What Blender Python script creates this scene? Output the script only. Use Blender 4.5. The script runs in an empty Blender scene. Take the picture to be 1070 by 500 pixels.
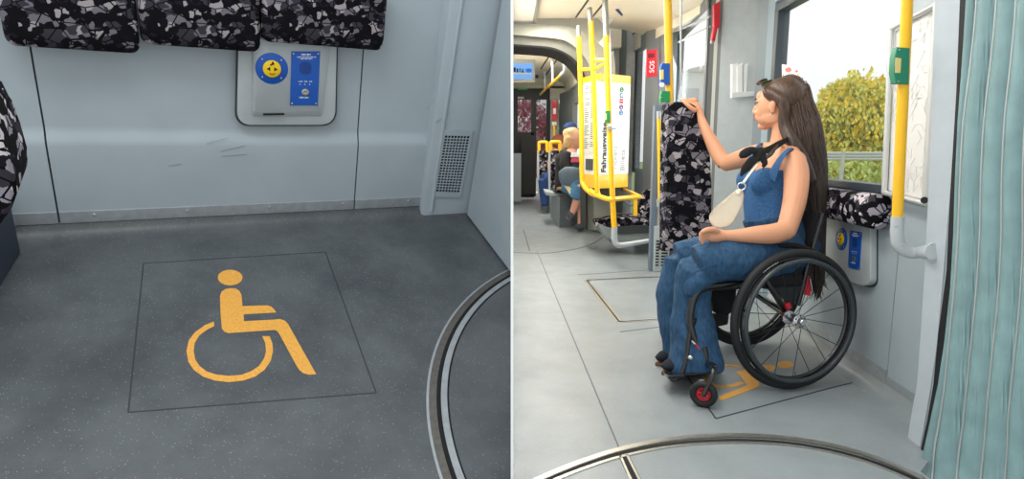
import bpy, bmesh, math, random
from mathutils import Vector, Matrix, noise
random.seed(7)
# ------------------------------------------------------------------ camera, world, exposure
F = 640.0                       # focal length in pixels of the 1070x500 frame
CAMZ = 1.004
PITCH = math.atan(95/640.0)
scn = bpy.context.scene
cd = bpy.data.cameras.new('camera'); co = bpy.data.objects.new('camera', cd)
scn.collection.objects.link(co); scn.camera = co
cd.sensor_fit = 'HORIZONTAL'; cd.sensor_width = 36.0; cd.lens = 36.0*F/1070.0
cd.clip_start = 0.05; cd.clip_end = 400
co.location = (0, 0, CAMZ); co.rotation_euler = (math.pi/2-PITCH, 0, 0)
vs = scn.view_settings; vs.view_transform = 'Standard'; vs.look = 'None'; vs.gamma = 1.0
vs.use_curve_mapping = False; vs.exposure = 0.0
wd = bpy.data.worlds.new('overcast_sky'); scn.world = wd; wd.use_nodes = True
wn = wd.node_tree; wn.nodes.clear()
wo = wn.nodes.new('ShaderNodeOutputWorld'); wb = wn.nodes.new('ShaderNodeBackground')
wg = wn.nodes.new('ShaderNodeTexCoord'); ws = wn.nodes.new('ShaderNodeSeparateXYZ')
wr = wn.nodes.new('ShaderNodeValToRGB')
wr.color_ramp.elements[0].position = 0.0; wr.color_ramp.elements[0].color = (.72, .74, .75, 1)
wr.color_ramp.elements[1].position = 0.12; wr.color_ramp.elements[1].color = (.90, .93, .95, 1)
wn.links.new(wg.outputs['Generated'], ws.inputs[0]); wn.links.new(ws.outputs['Z'], wr.inputs[0])
wn.links.new(wr.outputs[0], wb.inputs[0]); wn.links.new(wb.outputs[0], wo.inputs[0])
wb.inputs[1].default_value = 1.12

def area(name, loc, target, sx, sy, power, col=(1, 1, 1)):
    l = bpy.data.lights.new(name, 'AREA'); l.shape = 'RECTANGLE'; l.size = sx; l.size_y = sy
    l.energy = power; l.color = col
    o = bpy.data.objects.new(name, l); scn.collection.objects.link(o); o.location = loc
    o.rotation_euler = (Vector(target)-Vector(loc)).to_track_quat('-Z', 'Y').to_euler()
    return o
area('ceiling_lamp_light', (0.45, 2.6, 2.14), (0.45, 2.6, 0), .3, 1.8, 24, (1, .97, .92))
area('ceiling_lamp_light', (0.35, 4.9, 2.14), (0.35, 4.9, 0), .3, 1.8, 44, (1, .95, .86))
area('ceiling_lamp_light', (0.45, 8.6, 2.30), (0.45, 8.6, 0), .3, 2.2, 50, (1, .95, .86))
area('bay_fill_light', (-.9, .9, 2.6), (-.75, 2.2, .45), 1.6, .5, 19, (.97, .99, 1))  # added light without a fixture: brightens the bay wall, puts glare on its floor
area('door_daylight', (1.75, 5.6, 1.3), (0.3, 5.0, .6), 1.2, 1.4, 30, (.95, .98, 1))

# ------------------------------------------------------------------ projection helpers (pixel of the photo -> point of the place)
CAM = Vector((0, 0, CAMZ)); RT = Vector((1, 0, 0))
FW = Vector((0, math.cos(PITCH), -math.sin(PITCH))); UPV = Vector((0, math.sin(PITCH), math.cos(PITCH)))
def V(*a): return Vector(a)
def ray(x, y): return FW+RT*((x-535)/F)-UPV*((y-250)/F)
def W(x, y, d): return CAM+ray(x, y)*d
def G(x, y, z=0.0):
    r = ray(x, y); return CAM+r*((z-CAMZ)/r.z)
def H(x, y, Y):
    r = ray(x, y); return CAM+r*(Y/r.y)
def PL(x, y, p0, n):
    r = ray(x, y); return CAM+r*((p0-CAM).dot(n)/r.dot(n))

# ------------------------------------------------------------------ materials
def lin(c):
    r = []
    for v in c:
        v = v/255.0
        r.append(v/12.92 if v <= .04045 else ((v+.055)/1.055)**2.4)
    return (*r, 1)
MC = {}
def mat(name, col, rough=.5, metal=0, var=.0, vs_=20, bump=0, bs=200, emit=None, est=1, trans=0, alpha=1, spec=.5, coat=0):
    if name in MC: return MC[name]
    m = bpy.data.materials.new(name); m.use_nodes = True; nt = m.node_tree
    b = nt.nodes['Principled BSDF']
    b.inputs['Roughness'].default_value = rough; b.inputs['Metallic'].default_value = metal
    b.inputs['Specular IOR Level'].default_value = spec; b.inputs['Coat Weight'].default_value = coat
    c = lin(col); b.inputs['Base Color'].default_value = c
    tc = nt.nodes.new('ShaderNodeTexCoord')
    nz = nt.nodes.new('ShaderNodeTexNoise'); nz.inputs['Scale'].default_value = vs_; nz.inputs['Detail'].default_value = 5
    nt.links.new(tc.outputs['Object'], nz.inputs['Vector'])
    rp = nt.nodes.new('ShaderNodeValToRGB'); v = max(var, .02)
    rp.color_ramp.elements[0].color = tuple(x*(1-v) for x in c[:3])+(1,); rp.color_ramp.elements[1].color = tuple(min(1, x*(1+v)) for x in c[:3])+(1,)
    rp.color_ramp.elements[0].position = .3; rp.color_ramp.elements[1].position = .7
    nt.links.new(nz.outputs[0], rp.inputs[0]); nt.links.new(rp.outputs[0], b.inputs['Base Color'])
    if bump:
        n2 = nt.nodes.new('ShaderNodeTexNoise'); n2.inputs['Scale'].default_value = bs
        bp = nt.nodes.new('ShaderNodeBump'); bp.inputs['Strength'].default_value = bump; bp.inputs['Distance'].default_value = .002
        nt.links.new(tc.outputs['Object'], n2.inputs['Vector']); nt.links.new(n2.outputs[0], bp.inputs['Height']); nt.links.new(bp.outputs[0], b.inputs['Normal'])
    if emit:
        b.inputs['Emission Color'].default_value = lin(emit); b.inputs['Emission Strength'].default_value = est
    if trans: b.inputs['Transmission Weight'].default_value = trans
    if alpha < 1: b.inputs['Alpha'].default_value = alpha
    MC[name] = m; return m
def floor_mat(name, base, dark, speck_n=330, rough=.42):
    m = bpy.data.materials.new(name); m.use_nodes = True; nt = m.node_tree; L = nt.links.new; N = nt.nodes.new
    b = nt.nodes['Principled BSDF']; tc = N('ShaderNodeTexCoord')
    n1 = N('ShaderNodeTexNoise'); n1.inputs['Scale'].default_value = 3.2; n1.inputs['Detail'].default_value = 8; n1.inputs['Roughness'].default_value = .65
    r1 = N('ShaderNodeValToRGB'); r1.color_ramp.elements[0].color = lin(dark); r1.color_ramp.elements[1].color = lin(base)
    r1.color_ramp.elements[0].position = .32; r1.color_ramp.elements[1].position = .6
    L(tc.outputs['Object'], n1.inputs['Vector']); L(n1.outputs[0], r1.inputs[0])
    v = N('ShaderNodeTexVoronoi'); v.inputs['Scale'].default_value = speck_n/3.0; L(tc.outputs['Object'], v.inputs['Vector'])
    sc = N('ShaderNodeSeparateColor'); L(v.outputs['Color'], sc.inputs[0])
    ra = N('ShaderNodeValToRGB'); ra.color_ramp.interpolation = 'CONSTANT'
    ra.color_ramp.elements[0].color = (0, 0, 0, 1); ra.color_ramp.elements[1].position = .86; ra.color_ramp.elements[1].color = (1, 1, 1, 1)
    L(sc.outputs[0], ra.inputs[0])
    rd = N('ShaderNodeMath'); rd.operation = 'LESS_THAN'; rd.inputs[1].default_value = .22; L(v.outputs['Distance'], rd.inputs[0])
    mu = N('ShaderNodeMath'); mu.operation = 'MULTIPLY'; L(ra.outputs[0], mu.inputs[0]); L(rd.outputs[0], mu.inputs[1])
    mu2 = N('ShaderNodeMath'); mu2.operation = 'MULTIPLY'; mu2.inputs[1].default_value = .42; L(mu.outputs[0], mu2.inputs[0])
    mx = N('ShaderNodeMix'); mx.data_type = 'RGBA'; L(mu2.outputs[0], mx.inputs[0]); L(r1.outputs[0], mx.inputs[6]); mx.inputs[7].default_value = lin((225, 228, 228))
    L(mx.outputs[2], b.inputs['Base Color'])
    n2 = N('ShaderNodeTexNoise'); n2.inputs['Scale'].default_value = 9; L(tc.outputs['Object'], n2.inputs['Vector'])
    mr = N('ShaderNodeMapRange'); mr.inputs[3].default_value = rough-.1; mr.inputs[4].default_value = rough+.15; L(n2.outputs[0], mr.inputs[0]); L(mr.outputs[0], b.inputs['Roughness'])
    n3 = N('ShaderNodeTexNoise'); n3.inputs['Scale'].default_value = 260; L(tc.outputs['Object'], n3.inputs['Vector'])
    bp = N('ShaderNodeBump'); bp.inputs['Strength'].default_value = .35; bp.inputs['Distance'].default_value = .002
    L(n3.outputs[0], bp.inputs['Height']); L(bp.outputs[0], b.inputs['Normal'])
    return m
def fabric_mat(name, scale=28, bright=1.0):
    m = bpy.data.materials.new(name); m.use_nodes = True; nt = m.node_tree; L = nt.links.new; N = nt.nodes.new
    b = nt.nodes['Principled BSDF']; b.inputs['Roughness'].default_value = .95; b.inputs['Specular IOR Level'].default_value = .15
    tc = N('ShaderNodeTexCoord'); mp = N('ShaderNodeMapping'); mp.inputs['Rotation'].default_value = (.6, .5, .7); mp.inputs['Scale'].default_value = (1, 1.1, 1.25)
    L(tc.outputs['Object'], mp.inputs[0])
    v = N('ShaderNodeTexVoronoi'); v.distance = 'MANHATTAN'; v.inputs['Scale'].default_value = scale; v.inputs['Randomness'].default_value = .95; L(mp.outputs[0], v.inputs['Vector'])
    sc = N('ShaderNodeSeparateColor'); L(v.outputs['Color'], sc.inputs[0])
    r = N('ShaderNodeValToRGB'); r.color_ramp.interpolation = 'CONSTANT'; e = r.color_ramp.elements
    e[0].color = lin((16, 15, 20)); e[1].position = .36; e[1].color = lin((58, 56, 64))
    for p, c in ((.54, (20, 19, 26)), (.62, (118*bright, 114*bright, 122*bright)), (.82, (168*bright, 160*bright, 164*bright)), (.94, (30, 28, 38))):
        k = e.new(p); k.color = lin(tuple(min(255, q) for q in c))
    L(sc.outputs[1], r.inputs[0])
    v2 = N('ShaderNodeTexVoronoi'); v2.feature = 'DISTANCE_TO_EDGE'; v2.inputs['Scale'].default_value = scale*.55; L(mp.outputs[0], v2.inputs['Vector'])
    lt = N('ShaderNodeMath'); lt.operation = 'LESS_THAN'; lt.inputs[1].default_value = .035; L(v2.outputs[0], lt.inputs[0])
    mx = N('ShaderNodeMix'); mx.data_type = 'RGBA'; L(lt.outputs[0], mx.inputs[0]); L(r.outputs[0], mx.inputs[6]); mx.inputs[7].default_value = lin((14, 13, 18))
    L(mx.outputs[2], b.inputs['Base Color'])
    n3 = N('ShaderNodeTexNoise'); n3.inputs['Scale'].default_value = 500; L(tc.outputs['Object'], n3.inputs['Vector'])
    bp = N('ShaderNodeBump'); bp.inputs['Strength'].default_value = .4; bp.inputs['Distance'].default_value = .002
    L(n3.outputs[0], bp.inputs['Height']); L(bp.outputs[0], b.inputs['Normal'])
    return m
def streak_mat(name, stops, rough=.5, sx=140, sz=3, zr=None):
    m = bpy.data.materials.new(name); m.use_nodes = True; nt = m.node_tree; L = nt.links.new; N = nt.nodes.new
    b = nt.nodes['Principled BSDF']; b.inputs['Roughness'].default_value = rough
    tc = N('ShaderNodeTexCoord'); mp = N('ShaderNodeMapping'); mp.inputs['Scale'].default_value = (sx, sx, sz); L(tc.outputs['Object'], mp.inputs[0])
    nz = N('ShaderNodeTexNoise'); nz.inputs['Scale'].default_value = 1; nz.inputs['Detail'].default_value = 4; L(mp.outputs[0], nz.inputs['Vector'])
    r = N('ShaderNodeValToRGB'); e = r.color_ramp.elements; e[0].position = .3; e[1].position = .7; e[0].color = lin(stops[0]); e[1].color = lin(stops[1])
    L(nz.outputs[0], r.inputs[0]); src = r.outputs[0]
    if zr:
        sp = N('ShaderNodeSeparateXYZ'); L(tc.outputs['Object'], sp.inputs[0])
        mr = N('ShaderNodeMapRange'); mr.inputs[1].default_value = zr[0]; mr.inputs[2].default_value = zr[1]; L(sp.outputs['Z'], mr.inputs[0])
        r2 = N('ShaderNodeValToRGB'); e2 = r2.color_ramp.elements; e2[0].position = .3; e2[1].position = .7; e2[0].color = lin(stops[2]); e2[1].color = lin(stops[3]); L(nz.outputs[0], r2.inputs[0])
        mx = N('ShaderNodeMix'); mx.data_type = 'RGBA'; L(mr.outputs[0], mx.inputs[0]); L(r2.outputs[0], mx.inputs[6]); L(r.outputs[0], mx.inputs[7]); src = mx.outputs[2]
    L(src, b.inputs['Base Color'])
    bp = N('ShaderNodeBump'); bp.inputs['Strength'].default_value = .5; bp.inputs['Distance'].default_value = .003; L(nz.outputs[0], bp.inputs['Height']); L(bp.outputs[0], b.inputs['Normal'])
    return m
def glass_mat(name, alpha=.1, col=(235, 240, 240), rough=.02):
    m = bpy.data.materials.new(name); m.use_nodes = True; nt = m.node_tree; L = nt.links.new; N = nt.nodes.new
    nt.nodes.clear(); o = N('ShaderNodeOutputMaterial'); t = N('ShaderNodeBsdfTransparent'); p = N('ShaderNodeBsdfPrincipled'); mx = N('ShaderNodeMixShader')
    p.inputs['Base Color'].default_value = lin(col); p.inputs['Roughness'].default_value = rough
    mx.inputs[0].default_value = alpha; L(t.outputs[0], mx.inputs[1]); L(p.outputs[0], mx.inputs[2]); L(mx.outputs[0], o.inputs[0])
    return m

# ------------------------------------------------------------------ mesh helpers
def B(): return bmesh.new()
def box(bm, c, ax, ay, az, bev=0):
    """box about c with half-extent vectors"""
    vsx = [bm.verts.new(c+ax*i+ay*j+az*k) for i in (-1, 1) for j in (-1, 1) for k in (-1, 1)]
    fs = [bm.faces.new([vsx[i] for i in q]) for q in ((0, 1, 3, 2), (4, 6, 7, 5), (0, 4, 5, 1), (2, 3, 7, 6), (0, 2, 6, 4), (1, 5, 7, 3))]
    if bev:
        es = list({e for f in fs for e in f.edges}); bmesh.ops.bevel(bm, geom=es, offset=bev, segments=3, profile=.7, affect='EDGES')
def abox(bm, lo, hi, bev=0):
    lo = Vector(lo); hi = Vector(hi); c = (lo+hi)/2; h = (hi-lo)/2
    box(bm, c, V(h.x, 0, 0), V(0, h.y, 0), V(0, 0, h.z), bev)
def prism(bm, pts, ext, bev=0):
    """closed prism: polygon pts (3D, planar) extruded by the vector ext"""
    a = [bm.verts.new(p) for p in pts]; b = [bm.verts.new(p+ext) for p in pts]; n = len(a)
    fs = [bm.faces.new(a), bm.faces.new(b[::-1])]
    for i in range(n): fs.append(bm.faces.new((a[i], b[i], b[(i+1) % n], a[(i+1) % n])))
    if bev:
        es = list({e for f in fs[:2] for e in f.edges}); bmesh.ops.bevel(bm, geom=es, offset=bev, segments=3, profile=.7, affect='EDGES')
def frame_of(t, ref=None):
    t = t.normalized(); r = ref if ref is not None else (V(0, 0, 1) if abs(t.z) < .9 else V(1, 0, 0))
    a = (r-t*r.dot(t)).normalized(); return a, t.cross(a).normalized()
def loft(bm, cs, ra, rb=None, ref=None, seg=16, cap=True, power=2.0):
    """rings about centres cs, half-axis ra along ref, rb across; closed ends"""
    n = len(cs); rb = rb or ra; rings = []; pa = None
    for i in range(n):
        t = (cs[min(i+1, n-1)]-cs[max(i-1, 0)])
        if ref is None:
            a, b = frame_of(t) if pa is None else frame_of(t, pa)
            pa = a
        else: a, b = frame_of(t, ref)
        ring = []
        for k in range(seg):
            an = 2*math.pi*k/seg; cx = math.cos(an); sy = math.sin(an)
            if power != 2.0:
                cx = math.copysign(abs(cx)**(2/power), cx); sy = math.copysign(abs(sy)**(2/power), sy)
            ring.append(bm.verts.new(cs[i]+a*(ra[i]*cx)+b*(rb[i]*sy)))
        rings.append(ring)
    for i in range(n-1):
        for k in range(seg): bm.faces.new((rings[i][k], rings[i+1][k], rings[i+1][(k+1) % seg], rings[i][(k+1) % seg]))
    if cap: bm.faces.new(rings[0]); bm.faces.new(rings[-1][::-1])
def crom(p, k=6):
    q = [p[0]]+list(p)+[p[-1]]; o = []
    for i in range(1, len(q)-2):
        for j in range(k):
            t = j/k; a, b, c, d = q[i-1], q[i], q[i+1], q[i+2]
            o.append(.5*((2*b)+(c-a)*t+(2*a-5*b+4*c-d)*t*t+(3*b-a-3*c+d)*t*t*t))
    o.append(p[-1]); return o
def tube(bm, pts, r, seg=12, smooth=0, ref=None, rb=None):
    n = len(pts)
    ra = list(r) if isinstance(r, (list, tuple)) else [r]*n
    rbb = None if rb is None else (list(rb) if isinstance(rb, (list, tuple)) else [rb]*n)
    if smooth:
        ra = crom(ra, smooth); pts = crom(pts, smooth)
        if rbb: rbb = crom(rbb, smooth)
    loft(bm, pts, ra, rbb, ref, seg)
def ell(bm, c, a, b, u, seg=16, rings=10):
    """ellipsoid with half-axis vectors a, b, u"""
    m = Matrix((a, b, u)).transposed().to_4x4(); m.translation = c
    bmesh.ops.create_uvsphere(bm, u_segments=seg, v_segments=rings, radius=1, matrix=m)
def sph(bm, c, r, seg=14): ell(bm, c, V(r, 0, 0), V(0, r, 0), V(0, 0, r), seg, max(6, seg*2//3))
def lathe(bm, c, ax, prof, seg=32):
    a, b = frame_of(ax); ax = ax.normalized(); rs = []
    for (r, h) in prof:
        rs.append([bm.verts.new(c+ax*h+(a*math.cos(2*math.pi*k/seg)+b*math.sin(2*math.pi*k/seg))*max(r, 1e-4)) for k in range(seg)])
    for i in range(len(rs)-1):
        for k in range(seg): bm.faces.new((rs[i][k], rs[i+1][k], rs[i+1][(k+1) % seg], rs[i][(k+1) % seg]))
    bm.faces.new(rs[0]); bm.faces.new(rs[-1][::-1])
def disc(bm, c, n, r, th, seg=28): lathe(bm, c, n, [(r, 0), (r, th*.6), (r*.97, th)], seg)
def torus(bm, c, ax, R, r, seg=56, ms=12, flat=1.0, a0=0, a1=2*math.pi):
    a, b = frame_of(ax); ax = ax.normalized(); full = abs(a1-a0-2*math.pi) < 1e-6
    n = seg if full else seg+1; rs = []
    for i in range(n):
        an = a0+(a1-a0)*i/seg; d = a*math.cos(an)+b*math.sin(an)
        rs.append([bm.verts.new(c+d*(R+r*flat*math.cos(2*math.pi*k/ms))+ax*(r*math.sin(2*math.pi*k/ms))) for k in range(ms)])
    for i in range(n if full else n-1):
        p, q = rs[i], rs[(i+1) % n]
        for k in range(ms): bm.faces.new((p[k], q[k], q[(k+1) % ms], p[(k+1) % ms]))
    if not full: bm.faces.new(rs[0]); bm.faces.new(rs[-1][::-1])
def clip(bm, x, right=True):
    """cut the mesh where the partition board stands"""
    g = list(bm.verts)+list(bm.edges)+list(bm.faces)
    bmesh.ops.bisect_plane(bm, geom=g, plane_co=(x, 0, 0), plane_no=(1, 0, 0), clear_inner=right, clear_outer=not right)
    bmesh.ops.holes_fill(bm, edges=[e for e in bm.edges if e.is_boundary], sides=0)
def blob(bm, vox, it=2, disp=0, dscale=20):
    """weld overlapping closed shapes into one continuous skin"""
    bmesh.ops.recalc_face_normals(bm, faces=bm.faces)
    me = bpy.data.meshes.new('tmp'); bm.to_mesh(me); bm.free(); o = bpy.data.objects.new('tmp', me); scn.collection.objects.link(o)
    md = o.modifiers.new('r', 'REMESH'); md.mode = 'VOXEL'; md.voxel_size = vox
    dg = bpy.context.evaluated_depsgraph_get(); dg.update(); ev = o.evaluated_get(dg); m2 = bpy.data.meshes.new_from_object(ev)
    bpy.data.objects.remove(o); b2 = bmesh.new(); b2.from_mesh(m2)
    for _ in range(it): bmesh.ops.smooth_vert(b2, verts=b2.verts, factor=.5, use_axis_x=True, use_axis_y=True, use_axis_z=True)
    if disp:
        b2.normal_update()
        for v in b2.verts: v.co += v.normal*disp*(noise.fractal(v.co*dscale, 1, 2, 3)-.1)
    return b2
MATRIX = {}
def tag(o, label=None, cat=None, group=None, kind=None):
    if label: o['label'] = label
    if cat: o['category'] = cat
    if group: o['group'] = group
    if kind: o['kind'] = kind
    return o
def mk(name, bm, m, parent=None, smooth=True, label=None, cat=None, group=None, kind=None, ang=40):
    """link bm (world coordinates) as one mesh object; a child keeps its parent's frame"""
    bmesh.ops.recalc_face_normals(bm, faces=bm.faces)
    if parent is None:
        xs = [v.co.x for v in bm.verts]; ys = [v.co.y for v in bm.verts]; zs = [v.co.z for v in bm.verts]
        org = V((min(xs)+max(xs))/2, (min(ys)+max(ys))/2, min(zs)); loc = org
    else:
        org = MATRIX[parent.name]; loc = V(0, 0, 0)
    for v in bm.verts: v.co -= org
    me = bpy.data.meshes.new(name); bm.to_mesh(me); bm.free(); me.materials.append(m)
    if smooth:
        me.shade_smooth()
        try: me.set_sharp_from_angle(angle=math.radians(ang))
        except Exception: pass
    o = bpy.data.objects.new(name, me); scn.collection.objects.link(o); o.location = loc
    if parent: o.parent = parent
    MATRIX[o.name] = org
    return tag(o, label, cat, group, kind)
def thing(name, loc, label, cat, group=None):
    o = bpy.data.objects.new(name, None); scn.collection.objects.link(o); o.location = loc; o.empty_display_size = .1
    MATRIX[o.name] = Vector(loc); return tag(o, label, cat, group)
def struct(name, bm, m, smooth=False, parent=None):
    return mk(name, bm, m, parent, smooth, kind=None if parent else 'structure')
def text(name, body, org, xd, yd, h, m, parent, depth=.0008, align='LEFT', bold=0.0):
    cu = bpy.data.curves.new('t', 'FONT'); cu.body = body; cu.size = h*1.38; cu.extrude = depth; cu.align_x = align; cu.offset = h*bold
    o = bpy.data.objects.new('t', cu); scn.collection.objects.link(o)
    dg = bpy.context.evaluated_depsgraph_get(); dg.update(); me = bpy.data.meshes.new_from_object(o.evaluated_get(dg))
    bpy.data.objects.remove(o); b = bmesh.new(); b.from_mesh(me)
    xd = xd.normalized(); yd = yd.normalized(); zd = xd.cross(yd)
    for v in b.verts: v.co = org+xd*v.co.x+yd*v.co.y+zd*v.co.z
    return mk(name, b, m, parent, False)
def copy_tree(o, parent=None):
    c = o.copy(); scn.collection.objects.link(c)
    if parent: c.parent = parent
    for ch in list(o.children): copy_tree(ch, c)
    return c

M_WALLG = mat('blue_grey_panel', (170, 182, 188), .45, var=.04, vs_=6, bump=.12, bs=900)
M_SEAM = mat('dark_seam', (52, 58, 62), .7)
M_STEEL = mat('brushed_steel', (178, 184, 188), .4, .5, var=.1, vs_=30)
M_ALU = mat('worn_aluminium', (190, 188, 180), .35, .9, var=.12, vs_=40)
M_BLACKR = mat('black_rubber', (22, 23, 25), .6, var=.1)
M_GAP = mat('gap_black', (12, 12, 13), .8)
M_RIBBED = mat('ribbed_dark_aluminium', (118, 115, 110), .45, .7, var=.15, vs_=60)
M_FAB = fabric_mat('shard_pattern_fabric', 34, .95)
M_FAB2 = fabric_mat('shard_pattern_fabric_fine', 26, 1.0)
M_FABL = fabric_mat('shard_pattern_fabric_light', 26, 1.3)
M_BLUE = mat('blue_plate', (14, 84, 176), .35, var=.05)
M_NAVY = mat('navy_plate', (12, 56, 120), .4)
M_YBTN = mat('yellow_button', (250, 205, 20), .35)
M_YEL = mat('yellow_powder_coat', (250, 190, 12), .3, var=.03, coat=.3)
M_SYM = mat('symbol_yellow', (236, 172, 74), .55, var=.12, vs_=120, bump=.2, bs=400)
M_WHITE = mat('white_paint', (238, 240, 240), .5)
M_BLACK = mat('black_plastic', (14, 14, 15), .4)
M_RED = mat('red_plastic', (205, 26, 44), .35)
M_GREEN = mat('green_plastic', (20, 140, 84), .4)
M_BOXG = mat('grey_housing', (178, 186, 188), .4, var=.03, bump=.25, bs=700)
M_FL = floor_mat('speckled_grey_floor', (92, 97, 100), (68, 73, 77), 560, .42)
M_FR = floor_mat('speckled_grey_floor_light', (144, 152, 155), (132, 139, 142), 620, .34)

# ================================================================== THE PARTITION between the two tram areas
b = B(); abox(b, (-.0033, 1.5, -.3), (.0033, 13.6, 2.6))
struct('wall_centre', b, mat('white_partition', (246, 247, 247), .6))
CX = .0034

# ================================================================== LEFT AREA: wheelchair bay seen from above
LN = (-RT*253-UPV*1250+FW*640).normalized(); LHT = 1.35
def LF(x, y, up=0.0):
    r = ray(x, y); return CAM+r*((LHT-up)/r.dot(LN))
LA = LF(62, 245); _b = LF(437, 224); LX = (_b-LA).normalized(); LZ = -LN; LY = LZ.cross(LX)
def LP(u, v, w): return LA+LX*u+LY*v+LZ*w
def Lloc(p): d = p-LA; return V(d.dot(LX), d.dot(LY), d.dot(LZ))
def LW(x, y, off=0.0): return PL(x, y, LA-LY*off, LY)
def lbox(bm, lo, hi, bev=0):
    lo = Vector(lo); hi = Vector(hi); c = (lo+hi)/2; h = (hi-lo)/2
    box(bm, LP(*c), LX*h.x, LY*h.y, LZ*h.z, bev)
def lextrude(bm, prof, u0, u1, sh0=0, sh1=0):
    """closed (v,w) profile extruded along the wall; sh = sideways lean per metre height at each end"""
    prism(bm, [LP(u0+w*sh0, v, w) for v, w in prof], V(0, 0, 0)) if False else None
    a = [bm.verts.new(LP(u0+w*sh0, v, w)) for v, w in prof]; c = [bm.verts.new(LP(u1+w*sh1, v, w)) for v, w in prof]; n = len(a)
    bm.faces.new(a); bm.faces.new(c[::-1])
    for i in range(n): bm.faces.new((a[i], c[i], c[(i+1) % n], a[(i+1) % n]))
# floor with a cove that rises against the wall
b = B()
cov = [(-.075, 0), (-.045, .004), (-.02, .014), (-.006, .03), (0, .05)]
prof = [(-1.95, 0)]+cov+[(.03, .05), (.03, -.03), (-1.95, -.03)]
lextrude(b, prof, -.6, 2.2); clip(b, -CX, False)
struct('floor', b, M_FL, True)
# wall panels: lower recess, soft bulge, upper face
wprof = [(0, .045), (0, .30)]+[(0+.022*(1-math.cos(math.pi*t/6))/2, .36+.07*t/6) for t in range(7)]+[(.022, .70), (.022, 1.25), (.07, 1.25), (.07, .045)]
for i, (u0, u1) in enumerate(((-.5, .004), (.010, 1.132), (1.138, 2.0))):
    b = B(); lextrude(b, wprof, u0, u1); clip(b, -CX, False)
    struct('wall_back' if i == 0 else 'wall_back', b, M_WALLG, True)
b = B(); lbox(b, (-.5, .03, .05), (2.0, .06, 1.2)); clip(b, -CX, False); struct('trim_1', b, M_SEAM)
# steel kick strip in three lengths
for (u0, u1) in ((-.13, .0035), (.0105, 1.131), (1.139, 1.47)):
    b = B(); lbox(b, (u0, -.004, .05), (u1, .0, .098), .001)
    for k in range(12):
        uu = .12+.32*k
        if u0 < uu < u1: ell(b, LP(uu, -.005, .08), LX*.006, LY*.003, LZ*.006, 12, 8)
    struct('baseboard_back', b, M_STEEL, True)
b = B(); lbox(b, (-.16, -.012, .0), (-.128, .02, 1.2), .003); struct('trim_2', b, M_WALLG, True)
# raised column with the vent grille, flange and end screen
cb = [Lloc(LW(437, 222, .03)), Lloc(LW(450, 120, .03)), Lloc(LW(461, 0, .03)), Lloc(LW(463, -25, .03))]
b = B()
lu = [(1.455, .0), (1.458, .42), (1.466, .95), (1.47, 1.2)]
ringsL = []
for (u, w) in lu:
    pts = [(u, .03), (u+.012, -.022), (u+.024, -.03), (u+.30, -.03), (u+.30, .03)]
    ringsL.append([b.verts.new(LP(uu, v, w)) for uu, v in pts])
for i in range(3):
    for k in range(5): b.faces.new((ringsL[i][k], ringsL[i+1][k], ringsL[i+1][(k+1) % 5], ringsL[i][(k+1) % 5]))
b.faces.new(ringsL[0]); b.faces.new(ringsL[-1][::-1]); clip(b, -CX, False)
struct('trim_3', b, M_WALLG, True)
b = B(); tube(b, [LP(1.515, -.03, .03), LP(1.518, -.03, .42), LP(1.53, -.03, 1.2)], .010, 10); struct('trim_4', b, M_WALLG, True)
def vent(cs, off):
    t = thing('vent_grille', LW(*cs[3], off), 'small perforated metal ventilation grille screwed to the wall', 'vent')
    c = [LW(x, y, off) for x, y in cs]      # tl tr br bl
    b = B(); o = [p for p in c]; cen = sum(c, V(0, 0, 0))/4
    inn = [p+(cen-p)*.16 for p in c]
    a = [b.verts.new(p-LY*.006) for p in o]; d = [b.verts.new(p-LY*.006) for p in inn]
    a2 = [b.verts.new(p) for p in o]; d2 = [b.verts.new(p) for p in inn]
    for i in range(4):
        j = (i+1) % 4; b.faces.new((a[i], a[j], d[j], d[i])); b.faces.new((a2[i], a2[j], a[j], a[i])); b.faces.new((d[i], d[j], d2[j], d2[i]))
    mk('frame', b, M_WALLG, t, False)
    b = B(); prism(b, [p-LY*.0005 for p in inn], LY*.0004*-1); mk('backing', b, M_GAP, t, False)
    b = B(); R_, C_ = 20, 8
    for i in range(1, R_):
        s = i/R_; p = inn[0].lerp(inn[3], s); q = inn[1].lerp(inn[2], s); tube(b, [p-LY*.003, q-LY*.003], .0030, 4)
    for i in range(1, C_):
        s = i/C_; p = inn[0].lerp(inn[1], s); q = inn[3].lerp(inn[2], s); tube(b, [p-LY*.0035, q-LY*.0035], .0025, 4)
    mk('mesh', b, M_WALLG, t, False)
    for p in c: b = B(); ell(b, p+(cen-p)*.09-LY*.006, LX*.004, LY*.003, LZ*.004, 8, 6); mk('screw', b, M_STEEL, t)
vent([(463, 135), (494, 136), (481, 206), (452, 205)], .031)
# end screen: a panel coming towards the viewer from the corner
pA = LF(491, 226); pB = LF(536, 285); dAB = (pB-pA); nAB = dAB.cross(LZ).normalized()
b = B()
q = [pA+LZ*.012, pA+dAB*1.0+LZ*.012, pA+dAB*1.05+LZ*1.2, pA+LZ*1.2]
prism(b, q, nAB*.018, .004); clip(b, -CX, False)
scr = struct('wall_side', b, M_WALLG, True)
b = B(); prism(b, [pA-nAB*.0+LZ*.02-dAB*.01, pA+dAB*.045+LZ*.02, pA+dAB*.045+LZ*1.15, pA-dAB*.01+LZ*1.15], -nAB*.004)
struct('trim_5', b, M_WALLG)
for f_, hh in ((.1, .10), (.1, .45), (.1, .80), (.12, .03), (.85, .03)):
    b = B(); ell(b, pA+dAB*f_+LZ*hh-nAB*.003, dAB.normalized()*.006, nAB*.003, LZ*.006, 10, 6)
    if f_ < .5: struct('trim_6', b, M_STEEL, True)
    else: b.free()
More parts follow.
